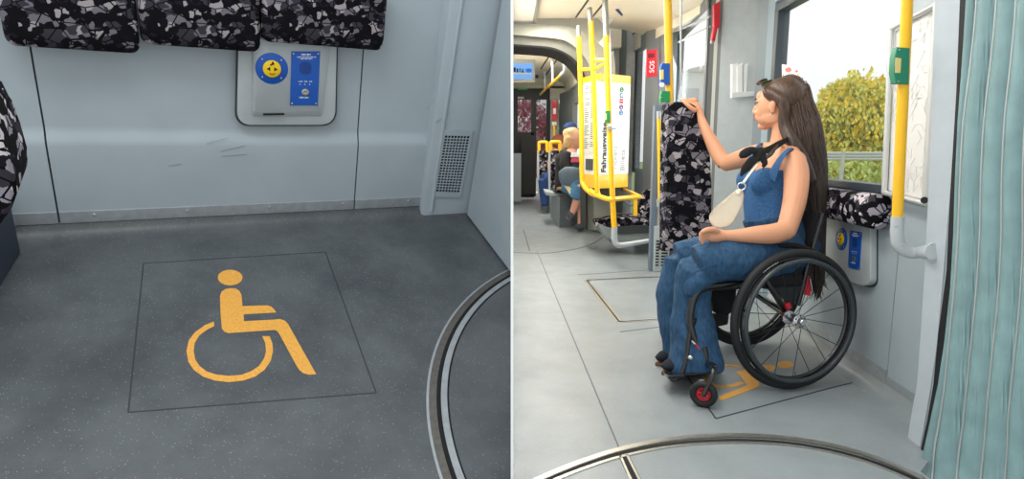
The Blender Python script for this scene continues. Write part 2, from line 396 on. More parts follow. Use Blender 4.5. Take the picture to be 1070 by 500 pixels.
# padded bolsters along the wall top
def bolster(u0, u1, w0, hh, dd, label, off=.0):
    b = B(); cs = []; ra = []; rb = []
    r = .03
    for k in range(7):
        t = k/6*math.pi/2; cs.append(LP(u0+r*(1-math.sin(t)) if False else u0+r*(1-math.cos(t)), -dd/2-off, w0+hh/2)); ra.append(hh/2-r*(1-math.sin(t))); rb.append(dd/2-r*(1-math.sin(t)))
    for k in range(7):
        t = (6-k)/6*math.pi/2; cs.append(LP(u1-r*(1-math.cos(t)), -dd/2-off, w0+hh/2)); ra.append(hh/2-r*(1-math.sin(t))); rb.append(dd/2-r*(1-math.sin(t)))
    loft(b, cs, ra, rb, LZ, 32, True, 3.6)
    return mk('padded_bolster', b, M_FAB, None, label=label, cat='backrest bolster', group='padded bolsters along the wall')
def bw(x, y): q = Lloc(LW(x, y, .045)); return q.x, q.z
(_a, _w0), (_b2, _w1), (_c, _w2), (_d, _w3) = bw(8, 52), bw(147, 50), bw(272, 49), bw(399, 46)
bolster(_a, _b2-.002, (_w0+_w1)/2, .26, .09, 'leftmost patterned black and grey padded bolster on the wall of the empty bay')
bolster(_b2+.002, _c-.002, (_w1+_w2)/2, .26, .088, 'middle patterned black and grey padded bolster, its right end above the blue circular button')
bolster(_c+.002, _d, (_w2+_w3)/2, .26, .09, 'patterned black and grey padded bolster above the blue call plate, right end of its row')
# seat cushion edge at the far left
b = B()
d0 = .62
pts = [(-6, 78), (3, 84), (12, 104), (21, 128), (29, 152), (30, 168), (24, 184), (12, 200), (-6, 210), (-40, 210), (-40, 78)]
prism(b, [LW(x, y, d0) for x, y in pts], -LY*.22, .025)
# the far side of the cushion reaches back towards the wall
st = thing('tip_up_seat', LF(-40, 300), 'edge of a patterned seat at the left border beside the bay', 'seat')
mk('cushion', b, M_FABL, st)
b = B(); prism(b, [LF(-60, 300), LF(0, 300), LF(23, 262), LF(23, 262)+LZ*.02, LF(-60, 262)], LZ*.004)
b.free()
b = B()
e0 = LF(22, 264); e1 = LF(0, 300)+(LF(0, 300)-LF(22, 264))*1.2
out = -LX
prism(b, [e0+LZ*.002, e1+LZ*.002, e1+LZ*.33, e0+LZ*.245], out*.25, .01)
mk('base', b, mat('dark_blue_grey_laminate', (50, 58, 72), .5), st)
# information box with blue circular button and call plate
cx = thing('call_box', LW(300, 128, 0.0), 'grey wall box with round blue button and blue intercom plate', 'call panel')
def rrect(x0, y0, x1, y1, r, n=6, f=None, rt=None):
    pts = []
    rr = (rt if rt is not None else r)
    for (cx_, cy_, a0, q) in ((x1-rr, y0+rr, -90, rr), (x1-r, y1-r, 0, r), (x0+r, y1-r, 90, r), (x0+rr, y0+rr, 180, rr)):
        for k in range(n+1):
            a = math.radians(a0+90*k/n); pts.append((cx_+q*math.cos(a), cy_+q*math.sin(a)))
    return [f(*p) for p in pts] if f else pts
b = B(); prism(b, rrect(246, 38, 352, 131, 14, 6, lambda x, y: LW(x-(y-85)*.02, y, .001), 4), -LY*.006, .002); mk('surround_gasket', b, M_SEAM, cx)
b = B(); prism(b, rrect(248, 36, 350, 129, 13, 6, lambda x, y: LW(x-(y-85)*.02, y, .001), 4), -LY*.016, .004); mk('housing', b, M_BOXG, cx)
b = B()
o = [LW(x, y, .016) for x, y in ((263, 40), (347, 38), (337, 122), (263, 122))]; i_ = [LW(x, y, .04) for x, y in ((266, 40), (335, 38), (334, 114), (266, 116))]
av = [b.verts.new(p) for p in o]; bv = [b.verts.new(p) for p in i_]; b.faces.new(av); b.faces.new(bv[::-1])
for k in range(4): b.faces.new((av[k], bv[k], bv[(k+1) % 4], av[(k+1) % 4]))
bmesh.ops.bevel(b, geom=[e for e in b.edges], offset=.004, segments=3, affect='EDGES')
mk('cover', b, M_BOXG, cx)
def callplate(par, P, n, xd, yd, cc, r, rect, sc):
    """blue disc with yellow button and the blue intercom plate; P(x,y) maps pixels to the cover face"""
    c = P(*cc); b = B(); disc(b, c, n, r, .003); bb = mk('round_plate', b, M_BLUE, par)
    b = B(); lathe(b, c+n*.003, n, [(r*.55, 0), (r*.55, .004), (r*.5, .006)], 28); mk('button', b, M_YBTN, bb)
    b = B()
    for s in (-1, 1):
        prism(b, [c+xd*(s*r*.28)+yd*r*.12+n*.009, c+xd*(s*r*.28)-yd*r*.12+n*.009, c+xd*(s*r*.05)+n*.009] if sc < 0 else [c+xd*(s*r*.12)+yd*r*.13+n*.009, c+xd*(s*r*.12)-yd*r*.13+n*.009, c+xd*(s*r*.34)+n*.009], n*.0008)
    tube(b, [c+xd*(-.12*r)+yd*.25*r+n*.009, c+xd*(.12*r)+yd*.36*r+n*.009], .05*r, 6); tube(b, [c+xd*(.0*r)+yd*.3*r+n*.009, c+xd*(.05*r)+yd*.47*r+n*.009], .05*r, 6)
    tube(b, [c+xd*(r*.15*math.cos(a))+yd*(r*(-.26-.09*math.sin(a)))+n*.009 for a in [k*math.pi/6 for k in range(7)]], .025*r, 6)
    for k in range(16):
        a = k*math.pi/8; box(b, c+(xd*math.cos(a)+yd*math.sin(a))*r*.6+n*.0035, xd*.018*r, yd*.018*r, n*.0005)
    mk('button_marks', b, M_BLACK, bb, False)
    for k in range(4):
        a = math.pi/4+k*math.pi/2; b = B(); ell(b, c+(xd*math.cos(a)+yd*math.sin(a))*r*.82+n*.003, xd*.06*r, yd*.06*r, n*.0015, 8, 6); mk('screw', b, M_STEEL, bb)
    q = [P(*p) for p in rect]; b = B(); prism(b, q, n*.003, .0008); pl = mk('intercom_plate', b, M_BLUE, par)
    tl, tr, br, bl = q
    def S(u, v): return (tl.lerp(tr, u)).lerp(bl.lerp(br, u), v)+n*.0035
    w = (tr-tl).length; h = (bl-tl).length
    b = B(); R_ = w*.24; c0 = S(.5, .3)
    for i in range(-6, 7):
        for j in range(-6, 7):
            if i*i+j*j < 37: box(b, c0+xd*(i*R_/6.2)+yd*(j*R_/6.2), xd*R_*.05, yd*R_*.05, n*.0006)
    mk('speaker_holes', b, M_NAVY, pl, False)
    b = B()
    for (v, h0, u0, u1, k) in ((.055, .016, .32, .68, 7), (.10, .010, .18, .86, 14), (.13, .010, .30, .74, 10), (.545, .008, .25, .76, 9), (.845, .014, .30, .66, 7)):
        for i in range(k):
            if k == 9 and i in (3, 6): continue
            uu = u0+(u1-u0)*(i+.5)/k; ww = w*(u1-u0)/k*.38
            box(b, S(uu, v)+xd*0, xd*ww*(.7+.3*((i*7) % 3)/2), yd*h*h0*(.6+.4*((i*5) % 3)/2), n*.0004)
    mk('lettering', b, M_WHITE, pl, False)
    for uu in (.33, .5, .67):
        b = B(); ell(b, S(uu, .6), xd*w*.03, yd*w*.03, n*.001, 8, 6); mk('indicator_lamp', b, M_STEEL, pl)
    b = B(); lathe(b, S(.52, .745), n, [(w*.13, 0), (w*.13, .003), (w*.09, .005), (w*.05, .004)], 24); mk('push_button', b, M_ALU, pl)
    for (u, v) in ((.07, .04), (.93, .04), (.07, .96), (.93, .96)):
        b = B(); ell(b, S(u, v), xd*w*.035, yd*w*.035, n*.001, 8, 6); mk('screw', b, M_STEEL, pl)
callplate(cx, lambda x, y: LW(x, y, .0402), -LY, LX, LZ, (284, 71.5), (LW(301, 71.5, .04)-LW(284, 71.5, .04)).length, [(304.5, 53.5), (334.5, 53.5), (332, 110), (303, 110)], 1)
b = B(); tube(b, [LW(275, 119.5, .034), LW(297, 119, .034)], .004, 8); mk('slot', b, M_GAP, cx)
# scratches and scuffs on the wall
b = B()
for (x0, y0, x1, y1) in ((216, 150, 238, 144), (230, 158, 256, 152), (232, 163, 258, 161), (176, 173, 190, 171), (20, 0, 20, 1), (446, 114, 454, 104), (455, 128, 470, 118)):
    if x0 > 30: tube(b, [LW(x0, y0, .0015 if x0 < 400 else .031), LW(x1, y1, .0015 if x0 < 400 else .031)], .0009, 5)
tag(mk('scuff_marks', b, mat('scuff', (136, 144, 150), .7), None, label='thin dark scratches on the grey wall panel beside the call box', cat='scratches'), kind='stuff')
# thin cut line of the wheelchair space
def lline(p, q, w=.0025):
    b = B(); d = (q-p).normalized(); s = d.cross(LZ); prism(b, [p-s*w, p+s*w, q+s*w, q-s*w], LZ*.0006); return b
sq = [LF(150, 275), LF(340, 263), LF(393, 410), LF(134, 430.5)]
b = B()
for i in range(4):
    p, q = sq[i], sq[(i+1) % 4]; d = (q-p).normalized(); s = d.cross(LZ)*.0022; prism(b, [p-s, p+s, q+s, q-s], LZ*.0007)
mk('bay_outline', b, M_SEAM, None, False, label='thin dark square outline around the yellow wheelchair symbol on speckled floor', cat='floor marking')
# yellow wheelchair symbol, traced on the floor plane
def LFs(pts): return [LF(x, y) for x, y in pts]
sy = thing('wheelchair_symbol', LF(262, 345), 'yellow wheelchair symbol painted on the dark floor of the empty bay', 'floor symbol')
def cr2(x, y): return (180+x*.28, 270+y*.28)
b = B(); hp = [cr2(216+46*math.cos(a), 71+29*math.sin(a)) for a in [k*2*math.pi/28 for k in range(28)]]; prism(b, LFs(hp), LZ*.0012); mk('symbol_head', b, M_SYM, sy, False)
body = [(178, 140), (184, 124), (198, 114), (216, 111), (236, 112), (250, 120), (258, 134), (260, 150), (262, 178), (266, 208), (268, 234), (380, 228), (402, 226), (420, 232), (432, 244), (442, 262), (537, 431), (510, 433), (490, 428), (476, 417), (464, 400), (400, 282), (392, 270), (382, 266), (210, 278), (194, 272), (185, 260), (180, 200)]
b = B(); prism(b, LFs([cr2(*p) for p in [(262, 178), (340, 175), (356, 175), (370, 180), (380, 190), (388, 201), (266, 208)]]), LZ*.0012); prism(b, LFs([cr2(*p) for p in body]), LZ*.0012); bmesh.ops.triangulate(b, faces=[f for f in b.faces if len(f.verts) > 6]); mk('symbol_body', b, M_SYM, sy, False)
outer = [(155, 235), (120, 250), (85, 275), (62, 305), (53, 345), (60, 385), (80, 415), (115, 440), (160, 455), (212, 461), (265, 455), (310, 440), (345, 415), (368, 380), (376, 345), (374, 318), (364, 290)]
inner = [(157, 252), (128, 266), (100, 288), (84, 315), (80, 345), (86, 378), (103, 402), (130, 422), (165, 433), (212, 438), (258, 434), (295, 420), (325, 400), (343, 372), (350, 345), (347, 315), (336, 290)]
b = B(); vo = [b.verts.new(LF(*cr2(*p))) for p in outer]; vi = [b.verts.new(LF(*cr2(*p))) for p in inner]
vo2 = [b.verts.new(v.co+LZ*.0012) for v in vo]; vi2 = [b.verts.new(v.co+LZ*.0012) for v in vi]
for i in range(len(vo)-1):
    b.faces.new((vo[i], vo[i+1], vi[i+1], vi[i])); b.faces.new((vo2[i], vo2[i+1], vi2[i+1], vi2[i])); b.faces.new((vo[i], vo[i+1], vo2[i+1], vo2[i])); b.faces.new((vi[i], vi[i+1], vi2[i+1], vi2[i]))
b.faces.new((vo[0], vi[0], vi2[0], vo2[0])); b.faces.new((vo[-1], vi[-1], vi2[-1], vo2[-1]))
mk('symbol_wheel', b, M_SYM, sy, False)
# turntable ring in the floor
tt = thing('turntable_ring', LF(460, 400), 'curved double metal ring of the turntable at right of the empty bay floor', 'floor ring')
C1 = (2.157, -1.682)
def ringband(r0, r1, z0, z1, m, name, a0=100, a1=215):
    b = B(); n = 90; A = []
    for i in range(n+1):
        a = math.radians(a0+(a1-a0)*i/n); ca, sa = math.cos(a), math.sin(a)
        A.append([b.verts.new(LP(C1[0]+r*ca, C1[1]+r*sa, z)) for r, z in ((r0, z0), (r0, z1), (r1, z1), (r1, z0))])
    for i in range(n):
        for k in range(4): b.faces.new((A[i][k], A[i+1][k], A[i+1][(k+1) % 4], A[i][(k+1) % 4]))
    b.faces.new(A[0]); b.faces.new(A[-1][::-1]); clip(b, -CX, False); return mk(name, b, m, tt)
ringband(1.196, 1.204, 0, .003, M_STEEL, 'edge_trim')
ringband(1.172, 1.196, 0, .0015, M_RIBBED, 'outer_ring')
ringband(1.158, 1.172, 0, .0008, M_GAP, 'gap_seal')
ringband(1.138, 1.158, 0, .003, M_STEEL, 'inner_ring')
ringband(1.132, 1.138, 0, .001, M_GAP, 'gap_line')

# ================================================================== RIGHT AREA: tram interior
# floor
b = B(); abox(b, (CX, 1.3, -.04), (1.285, 14, 0)); prism(b, [V(1.285, 1.80, -.04), V(1.36, 1.87, -.04), V(1.72, 2.0, -.04), V(1.72, 14, -.04), V(1.285, 14, -.04)], V(0, 0, .04))
struct('floor', b, M_FR)
PW = G(880, 381); NW = V(1, -.0386, 0).normalized(); DW = V(.0386, 1, 0).normalized()
def WR(x, y, off=0.0): return PL(x, y, PW-NW*off, NW)
def wl(p): return ((p-PW).dot(DW), p.z)
def WP(s, z, off=0.0): return PW+DW*s+V(0, 0, z-PW.z)-NW*off
sL, zT = wl(WR(815, 13)); sR = wl(WR(937, 100))[0]; zB = wl(WR(880, 193))[1]; zT = 1.83
s0 = wl(WR(975, 440))[0]; s1 = wl(WR(803, 300))[0]
ZC = 2.22
b = B()
def wbox(bm, sa, sb, za, zb, oa, ob, bev=0):
    c = WP((sa+sb)/2, (za+zb)/2, (oa+ob)/2); box(bm, c, DW*abs(sb-sa)/2, NW*abs(ob-oa)/2, V(0, 0, abs(zb-za)/2), bev)
smid = wl(WR(926, 400))[0]
for (za, zb, sa, sb) in ((.05, zB, s0, smid-.003), (.05, zB, smid+.003, s1), (zB, ZC, s0, sR), (zT, ZC, sR, s1)):
    wbox(b, sa, sb, za, zb, 0, -.06)
struct('wall_right', b, M_WALLG)
b = B(); wbox(b, s0, s1, .0, .78, -.03, -.07); struct('trim_7', b, M_SEAM)
# cove and steel strip on the right wall
b = B(); cvp = [(.07, 0), (.04, .006), (.015, .02), (.003, .05), (0, .05), (0, 0)]
A = [[b.verts.new(WP(s, z, o)) for o, z in cvp] for s in (s0, s1)]
for k in range(6): b.faces.new((A[0][k], A[1][k], A[1][(k+1) % 6], A[0][(k+1) % 6]))
b.faces.new(A[0]); b.faces.new(A[1][::-1]); struct('baseboard_right', b, M_FR, True)
sst = wl(WR(925, 390))[0]
b = B(); wbox(b, sst-.01, s1, .05, .105, 0, .004)
for k in range(7): ell(b, WP(sst+.05+.22*k, .085, .005), DW*.007, NW*.003, V(0, 0, .007), 8, 6)
struct('trim_8', b, M_STEEL, True)
b = B(); wbox(b, s0, sst-.012, .05, .085, 0, .004); struct('trim_9', b, mat('grey_strip', (150, 156, 158), .5))
# side window
wn1 = B()
for (sa, sb, za, zb) in ((sR-.01, sL+.05, zB-.015, zB+.02), (sR-.01, sL+.05, zT-.02, zT+.03), (sL-.0, sL+.055, zB, zT), (sR-.03, sR, zB, zT)):
    wbox(wn1, sa, sb, za, zb, .012, -.06, .004)
M_DK = mat('dark_window_frame', (66, 76, 84), .4)
wf = struct('window_1', wn1, M_DK, True)
b = B(); wbox(b, sR-.005, sL+.01, zB, zT, -.03, -.036); struct('pane', b, glass_mat('clear_glass', .02), parent=wf)
b = B(); wbox(b, sR, sL+.03, zT+.03, zT+.05, .0, .03, .005); struct('trim_10', b, mat('sky_grey', (140, 158, 168), .4), True)
# poster taped on the window
b = B(); prism(b, [WR(x, y, -.02) for x, y in ((817, 67), (839, 70), (839, 104), (817, 100))], NW*.002)
pt = mk('window_poster', b, M_WHITE, None, False, label='small pink and white poster on the side window behind the long brown hair', cat='poster')
b = B(); random.seed(3)
for k in range(16):
    x = random.uniform(819, 834); y = random.uniform(72, 96); r = random.uniform(1.2, 3.2)
    prism(b, [WR(x+r*math.cos(a)*1.2, y+r*math.sin(a), -.017) for a in (0, 1.2, 2.4, 3.5, 5)], NW*.001)
mk('print', b, mat('pink_print', (226, 120, 116), .6), pt, False)
# pillar and transverse panel beside the door
def slab(name, x0, d0, x1, d1, th, m, z0=0, z1=None, st=True, bev=0, parent=None, **kw):
    """upright slab between two pixel columns at plan distances"""
    a = H(x0, 155, d0); c = H(x1, 155, d1); a.z = z0; c.z = z0; d = (c-a).normalized(); n = V(d.y, -d.x, 0)
    bm = B(); prism(bm, [a, c, c+V(0, 0, (z1 or ZC)-z0), a+V(0, 0, (z1 or ZC)-z0)], -n*th, bev)
    if st: return struct(name, bm, m, bool(bev), parent)
    return mk(name, bm, m, parent, bool(bev), **kw)
YA = 4.35
slab('wall_door', 748, 4.45, 786, 4.30, .04, mat('smooth_grey_panel', (160, 168, 172), .4, var=.05), bev=.004)
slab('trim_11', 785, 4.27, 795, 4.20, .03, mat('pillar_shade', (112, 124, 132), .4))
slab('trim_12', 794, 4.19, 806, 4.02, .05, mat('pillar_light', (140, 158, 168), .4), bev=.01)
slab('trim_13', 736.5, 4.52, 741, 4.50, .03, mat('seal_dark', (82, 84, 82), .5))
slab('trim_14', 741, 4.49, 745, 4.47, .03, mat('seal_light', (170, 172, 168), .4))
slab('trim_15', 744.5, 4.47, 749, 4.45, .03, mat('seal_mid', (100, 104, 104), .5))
# glazed door leaf
df = B()
def hz(x0, y0, x1, y1, d0, d1, th=.02):
    pass
a0 = H(704, 155, 6.0); a1 = H(737, 155, 4.6)
dd = (a1-a0).normalized(); nn = V(dd.y, -dd.x, 0)
def DP(s, z): p = a0.lerp(a1, s); return V(p.x, p.y, z)
def dbox(bm, s_0, s_1, z0, z1, th=.04):
    p = [DP(s_0, z0), DP(s_1, z0), DP(s_1, z1), DP(s_0, z1)]; prism(bm, [q+nn*th/2 for q in p], -nn*th)
dbox(df, 0, 1, .05, .55); dbox(df, 0, .04, .55, 2.1); dbox(df, .96, 1, .55, 2.1); dbox(df, 0, 1, 2.0, 2.22)
door = struct('door_1', df, mat('door_frame_grey', (96, 102, 106), .4))
b = B(); dbox(b, .04, .96, .55, 2.0, .008); struct('pane', b, glass_mat('door_glass', .12), parent=door)
b = B(); tube(b, [H(705, 33, 5.6), H(742, 17, 4.55)], .008, 8); tube(b, [H(709, 44, 5.6), H(746, 26, 4.5)], .008, 8); struct('door_handle', b, M_STEEL, True, door)
b = B(); tube(b, [H(711.5, -15, 4.0), H(711.5, 90, 4.0)], .006, 8); struct('trim_16', b, M_STEEL, True)
# red emergency handle above the door
rh = thing('emergency_hammer', H(748, 45, 4.46), 'red emergency device high on the door post left of the leaflet holder', 'emergency hammer')
b = B(); prism(b, [H(x, y, 4.46) for x, y in ((744.5, 6), (751, 2), (751, 30), (744.5, 30))], V(0, -.03, 0), .006); mk('casing', b, M_RED, rh)
b = B(); tube(b, [H(747.5, 28, 4.44), H(744.5, 43, 4.44)], .017, 10); mk('handle', b, M_RED, rh)
b = B(); sph(b, H(743.8, 44, 4.43), .012); mk('tip', b, M_STEEL, rh)
# leaflet holder
lh = thing('leaflet_holder', H(777, 101, 4.3), 'clear leaflet holder with white leaflets on the grey panel by the door', 'leaflet holder')
M_PLEX = glass_mat('acrylic', .35, (235, 238, 238), .1)
b = B(); prism(b, [H(x, y, 4.38) for x, y in ((763, 67), (793, 66), (793, 99), (763, 101))], V(0, -.012, 0), .002); mk('back_plate', b, mat('acrylic_white', (236, 238, 238), .2), lh)
for i, x in enumerate((767, 772, 779, 788)):
    b = B(); wv = 2.7 if i < 3 else 4.4
    prism(b, [H(px_, py_, 4.35) for px_, py_ in ((x-wv, 68+(i % 2)*2), (x+wv, 66), (x+wv, 98), (x-wv, 98))], V(0, -.014-.008*(i % 2), 0), .003); mk('leaflet', b, mat('leaflet_white', (253, 253, 253), .6), lh)
b = B(); prism(b, [H(x, y, 4.31) for x, y in ((763, 97), (793, 95), (793, 100), (763, 102.5))], V(0, -.03, 0), .004); mk('tray', b, mat('acrylic_white', (206, 210, 210), .2), lh)
# grey post with red sign, beyond the yellow pole
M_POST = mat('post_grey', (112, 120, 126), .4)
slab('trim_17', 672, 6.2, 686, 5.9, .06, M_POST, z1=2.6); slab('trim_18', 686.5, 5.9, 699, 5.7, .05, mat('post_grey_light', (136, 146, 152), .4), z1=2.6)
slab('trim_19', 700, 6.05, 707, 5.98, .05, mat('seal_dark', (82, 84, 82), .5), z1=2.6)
sg = thing('emergency_sign', H(680.5, 81, 5.84), 'red emergency sign box on the tall grey post left of the yellow pole', 'sign')
b = B(); prism(b, [H(x, y, 5.86) for x, y in ((675, 53), (686, 52), (686, 80), (675, 81))], V(0, -.03, 0), .004); mk('casing', b, M_RED, sg)
b = B(); prism(b, [H(x, y, 5.828) for x, y in ((677, 56), (684, 55.5), (684, 60), (677, 60.5))], V(0, -.002, 0)); mk('recess', b, mat('dark_red', (110, 12, 22), .5), sg, False)
text('lettering', 'SOS', H(683.3, 76, 5.826), V(0, 0, 1), V(-1, 0, 0), .045, M_WHITE, sg)
# side window beyond the post
slab('window_2', 661, 6.8, 664, 6.6, .05, M_DK, .75, 2.05)
b = B(); p0 = H(664, 155, 6.6); p1 = H(672, 155, 6.2)
for z0, z1 in ((.0, .8), (1.98, 2.6)): prism(b, [V(p0.x, p0.y, z0), V(p1.x, p1.y, z0), V(p1.x, p1.y, z1), V(p0.x, p0.y, z1)], V(.02, .06, 0))
struct('wall_right', b, M_POST)
b = B(); prism(b, [V(p0.x, p0.y+.02, .8), V(p1.x, p1.y+.02, .8), V(p1.x, p1.y+.02, 1.98), V(p0.x, p0.y+.02, 1.98)], V(.0, .006, 0)); struct('window_3', b, glass_mat('clear_glass2', .1))
# gangway side lining right of the ticket machine
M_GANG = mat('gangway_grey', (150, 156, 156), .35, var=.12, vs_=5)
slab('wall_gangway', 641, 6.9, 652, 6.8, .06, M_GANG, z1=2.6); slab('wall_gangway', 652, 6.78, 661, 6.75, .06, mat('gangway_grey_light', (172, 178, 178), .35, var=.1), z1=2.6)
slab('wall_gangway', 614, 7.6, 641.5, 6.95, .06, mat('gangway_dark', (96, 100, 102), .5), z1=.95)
# ceilings
M_CEIL = mat('cream_ceiling', (226, 220, 202), .5, var=.02)
b = B(); ZC1 = 2.2
ys = G  # ceiling line follows the arch at 5.95 m
abox(b, (CX, 1.75, ZC1), (.95, 5.93, ZC1+.04))
a_ = [V(.95, 1.75, ZC1), V(.95, 5.93, ZC1), V(.95, 5.93, ZC1+.04), V(.95, 1.75, ZC1+.04)]
# sloped cornice from the flat ceiling to the side wall
rows = [(.95, ZC1), (1.15, ZC1-.015), (1.35, ZC1-.06), (1.62, ZC1-.16), (1.62, ZC1+.06), (.95, ZC1+.06)]
A = [[b.verts.new(V(x, y, z)) for x, z in rows] for y in (1.75, 4.3)]
A.append([b.verts.new(V(x if x < 1 else .95+(x-.95)*.85, y_, z)) for (x, z), y_ in zip(rows, [6.4]*6)])
for i in range(2):
    for k in range(6): b.faces.new((A[i][k], A[i+1][k], A[i+1][(k+1) % 6], A[i][(k+1) % 6]))
b.faces.new(A[0]); b.faces.new(A[-1][::-1])
struct('ceiling', b, M_CEIL, True)
# header over door / above the posts
slab('trim_20', 655, 6.9, 748, 4.5, .06, M_CEIL, z0=2.03, z1=2.6)
# dark seams of the ceiling
b = B()
for (x0, y0, x1, y1) in ((595, 27.5, 614.5, 0), (607.5, 31.5, 631, 3), (644, 50, 661, 36)):
    p, q = G(x0, y0, ZC1), G(x1, y1, ZC1); d = (q-p).normalized(); s = V(d.y, -d.x, 0)*.009
    if p.y > 5.9: p = p.lerp(q, (p.y-5.9)/(p.y-q.y)) if p.y > q.y else p
    prism(b, [p-s, p+s, q+s, q-s], V(0, 0, -.003))
struct('trim_21', b, M_SEAM)
# ceiling light strip
lp = thing('ceiling_light', V(.16, 4.0, ZC1-.04), 'long flat diffuser light in the cream ceiling at the left of the tram corridor', 'ceiling light')
b = B(); p, q = G(558, 27, ZC1-.02), G(566, -2, ZC1-.02); abox(b, (p.x-.02, 2.2, ZC1-.035), (p.x+.01, p.y, ZC1), .006); mk('frame', b, M_ALU, lp)
b = B(); abox(b, (CX+.001, 2.2, ZC1-.025), (p.x-.02, p.y, ZC1-.002)); mk('diffuser', b, mat('diffuser', (225, 222, 212), .4, emit=(255, 250, 238), est=.12), lp, False)
b = B(); prism(b, [G(x, y, ZC1-.004) for x, y in ((643, 10), (646, 9), (651, 15.5), (649.5, 16.5))], V(0, 0, -.003)); mk('ceiling_sticker', b, M_NAVY, None, False, label='small dark blue sticker on the cream ceiling above the ticket machine', cat='sticker')
# gangway arch
def archband(name, pin, pout, Y0, Y1, m):
    bm = B(); n = len(pin); P = [[bm.verts.new(H(*q, Y)) for q in L_] for L_, Y in ((pin, Y0), (pout, Y0), (pout, Y1), (pin, Y1))]
    # keep depth sides parallel: same XZ at both Y
    for i in range(n):
        P[2][i].co = V(P[1][i].co.x, Y1, P[1][i].co.z); P[3][i].co = V(P[0][i].co.x, Y1, P[0][i].co.z)
    for i in range(n-1):
        for k in range(4): bm.faces.new((P[k][i], P[k][i+1], P[(k+1) % 4][i+1], P[(k+1) % 4][i]))
    bm.faces.new([P[k][0] for k in range(4)]); bm.faces.new([P[k][-1] for k in range(3, -1, -1)])
    return struct(name, bm, m, True)
sm = lambda L_: [(v.x, v.y) for v in crom([V(x, y, 0) for x, y in L_], 4)]
outp = sm([(536.3, 24), (559, 25), (585, 26), (597, 28), (608, 33), (620, 41), (631, 50), (642, 60), (643, 120), (643, 240)])
midp = sm([(536.3, 36), (559, 38), (580, 40), (592, 43), (602, 50), (611, 60), (616, 70), (619, 80), (621, 130), (621, 240)])
inp_ = sm([(536.3, 46), (559, 47.5), (575, 49), (587, 53), (597, 59), (604, 66), (609, 74), (611.5, 84), (613, 130), (614, 240)])
blk = sm([(536.3, 48), (559, 49.5), (574, 51), (586, 55.2), (595.5, 61), (602, 68), (607, 76), (610, 86), (611.5, 130), (612.5, 240)])
archband('trim_22', midp, outp, 5.94, 6.1, mat('arch_grey', (146, 147, 138), .45, var=.05))
archband('trim_23', inp_, midp, 6.02, 6.5, mat('arch_grey_dark', (116, 117, 108), .5, var=.12, vs_=8))
archband('trim_24', blk, inp_, 5.99, 6.5, M_GAP)
# next module beyond the arch
ZC2 = 2.33
b = B(); prism(b, [V(CX, 6.5, ZC2), V(.85, 6.5, ZC2), V(1.0, 6.5, ZC2-.12), V(1.02, 6.5, ZC2-.3), V(1.12, 6.5, ZC2-.3), V(1.12, 6.5, ZC2+.1), V(CX, 6.5, ZC2+.1)], V(0, 5.6, 0))
struct('ceiling', b, M_CEIL, True)
b = B()
for (x0, y0, x1, y1) in ((565, 72, 576, 55), (566, 84, 585, 58)):
    p, q = G(x0, y0, ZC2), G(x1, y1, ZC2); s = V(.012, 0, 0); prism(b, [p-s, p+s, q+s, q-s], V(0, 0, -.004))
struct('trim_25', b, M_SEAM)
# side wall of next module with windows
XN = 1.06
b = B(); abox(b, (XN, 6.6, 0), (XN+.06, 12, .85)); abox(b, (XN, 6.6, 1.75), (XN+.06, 12, 2.4))
for y_ in (7.0, 8.9, 10.9): abox(b, (XN, y_, .85), (XN+.06, y_+.22, 1.75))
struct('wall_right', b, mat('module_wall', (150, 154, 150), .5))
b = B(); abox(b, (XN+.03, 6.6, .85), (XN+.036, 12, 1.75)); struct('window_4', b, glass_mat('clear_glass3', .08))
slab('trim_26', 584, 11.6, 598, 10.6, .08, mat('post_grey_far', (120, 126, 126), .5), z0=0, z1=2.0)
# far cab wall: dark glazed end
YF = 12.2
M_CAB = mat('cab_black', (26, 27, 28), .4)
cabf = B()
def fq(bm, x0, y0, x1, y1, Y, th=.05): a = H(x0, y0, Y); c = H(x1, y1, Y); abox(bm, (max(CX, a.x), Y, c.z), (c.x, Y+th, a.z))
fq(cabf, 536, 90, 585, 104, YF); fq(cabf, 536, 104, 541, 205, YF); fq(cabf, 555, 104, 560, 205, YF); fq(cabf, 571, 104, 575, 200, YF); fq(cabf, 541, 138, 558, 206, YF)
struct('wall_far', cabf, M_CAB)
b = B(); fq(b, 541, 104, 555, 140, YF+.02, .006); fq(b, 560, 104, 571, 200, YF+.02, .006); struct('window_5', b, glass_mat('dark_glass', .3, (60, 60, 60)))
b = B(); fq(b, 536, 51, 600, 92, YF-.2, .1); fq(b, 575, 90, 600, 104, YF-.2, .08); struct('wall_far', b, M_CEIL)
b = B(); fq(b, 536, 160, 544.5, 210, 11.0, .05); struct('trim_27', b, mat('partition_grey', (138, 146, 150), .4))
b = B(); fq(b, 545, 141, 559.5, 203, 11.6, .15); struct('trim_28', b, mat('cab_dark', (20, 21, 22), .5))
# display and exit light
ds = thing('destination_display', H(545, 85, 7.5), 'light blue passenger screen hanging below the ceiling at the far end of the corridor', 'screen')
b = B(); fq(b, 536, 62, 559, 85, 7.5, .10); mk('casing', b, M_CEIL, ds, False)
b = B(); fq(b, 536.4, 66, 556.5, 82.5, 7.49, .008); mk('display', b, mat('screen_blue', (120, 170, 235), .3, emit=(120, 172, 240), est=.55), ds, False)
b = B(); fq(b, 536.4, 76.3, 556, 77.1, 7.48, .004)
mk('yellow_line', b, mat('screen_yellow', (240, 210, 90), .4, emit=(240, 210, 90), est=.4), ds, False)
for q_ in ((536.6, 70.5, 538.8, 75), (539.8, 71.5, 541.4, 75.4), (542.6, 71, 543.6, 75), (545.5, 72, 546.6, 75.5), (544.5, 74.6, 547.5, 75.4)): b = B(); fq(b, *q_, 7.478, .004); mk('lettering', b, M_BLACK, ds, False)
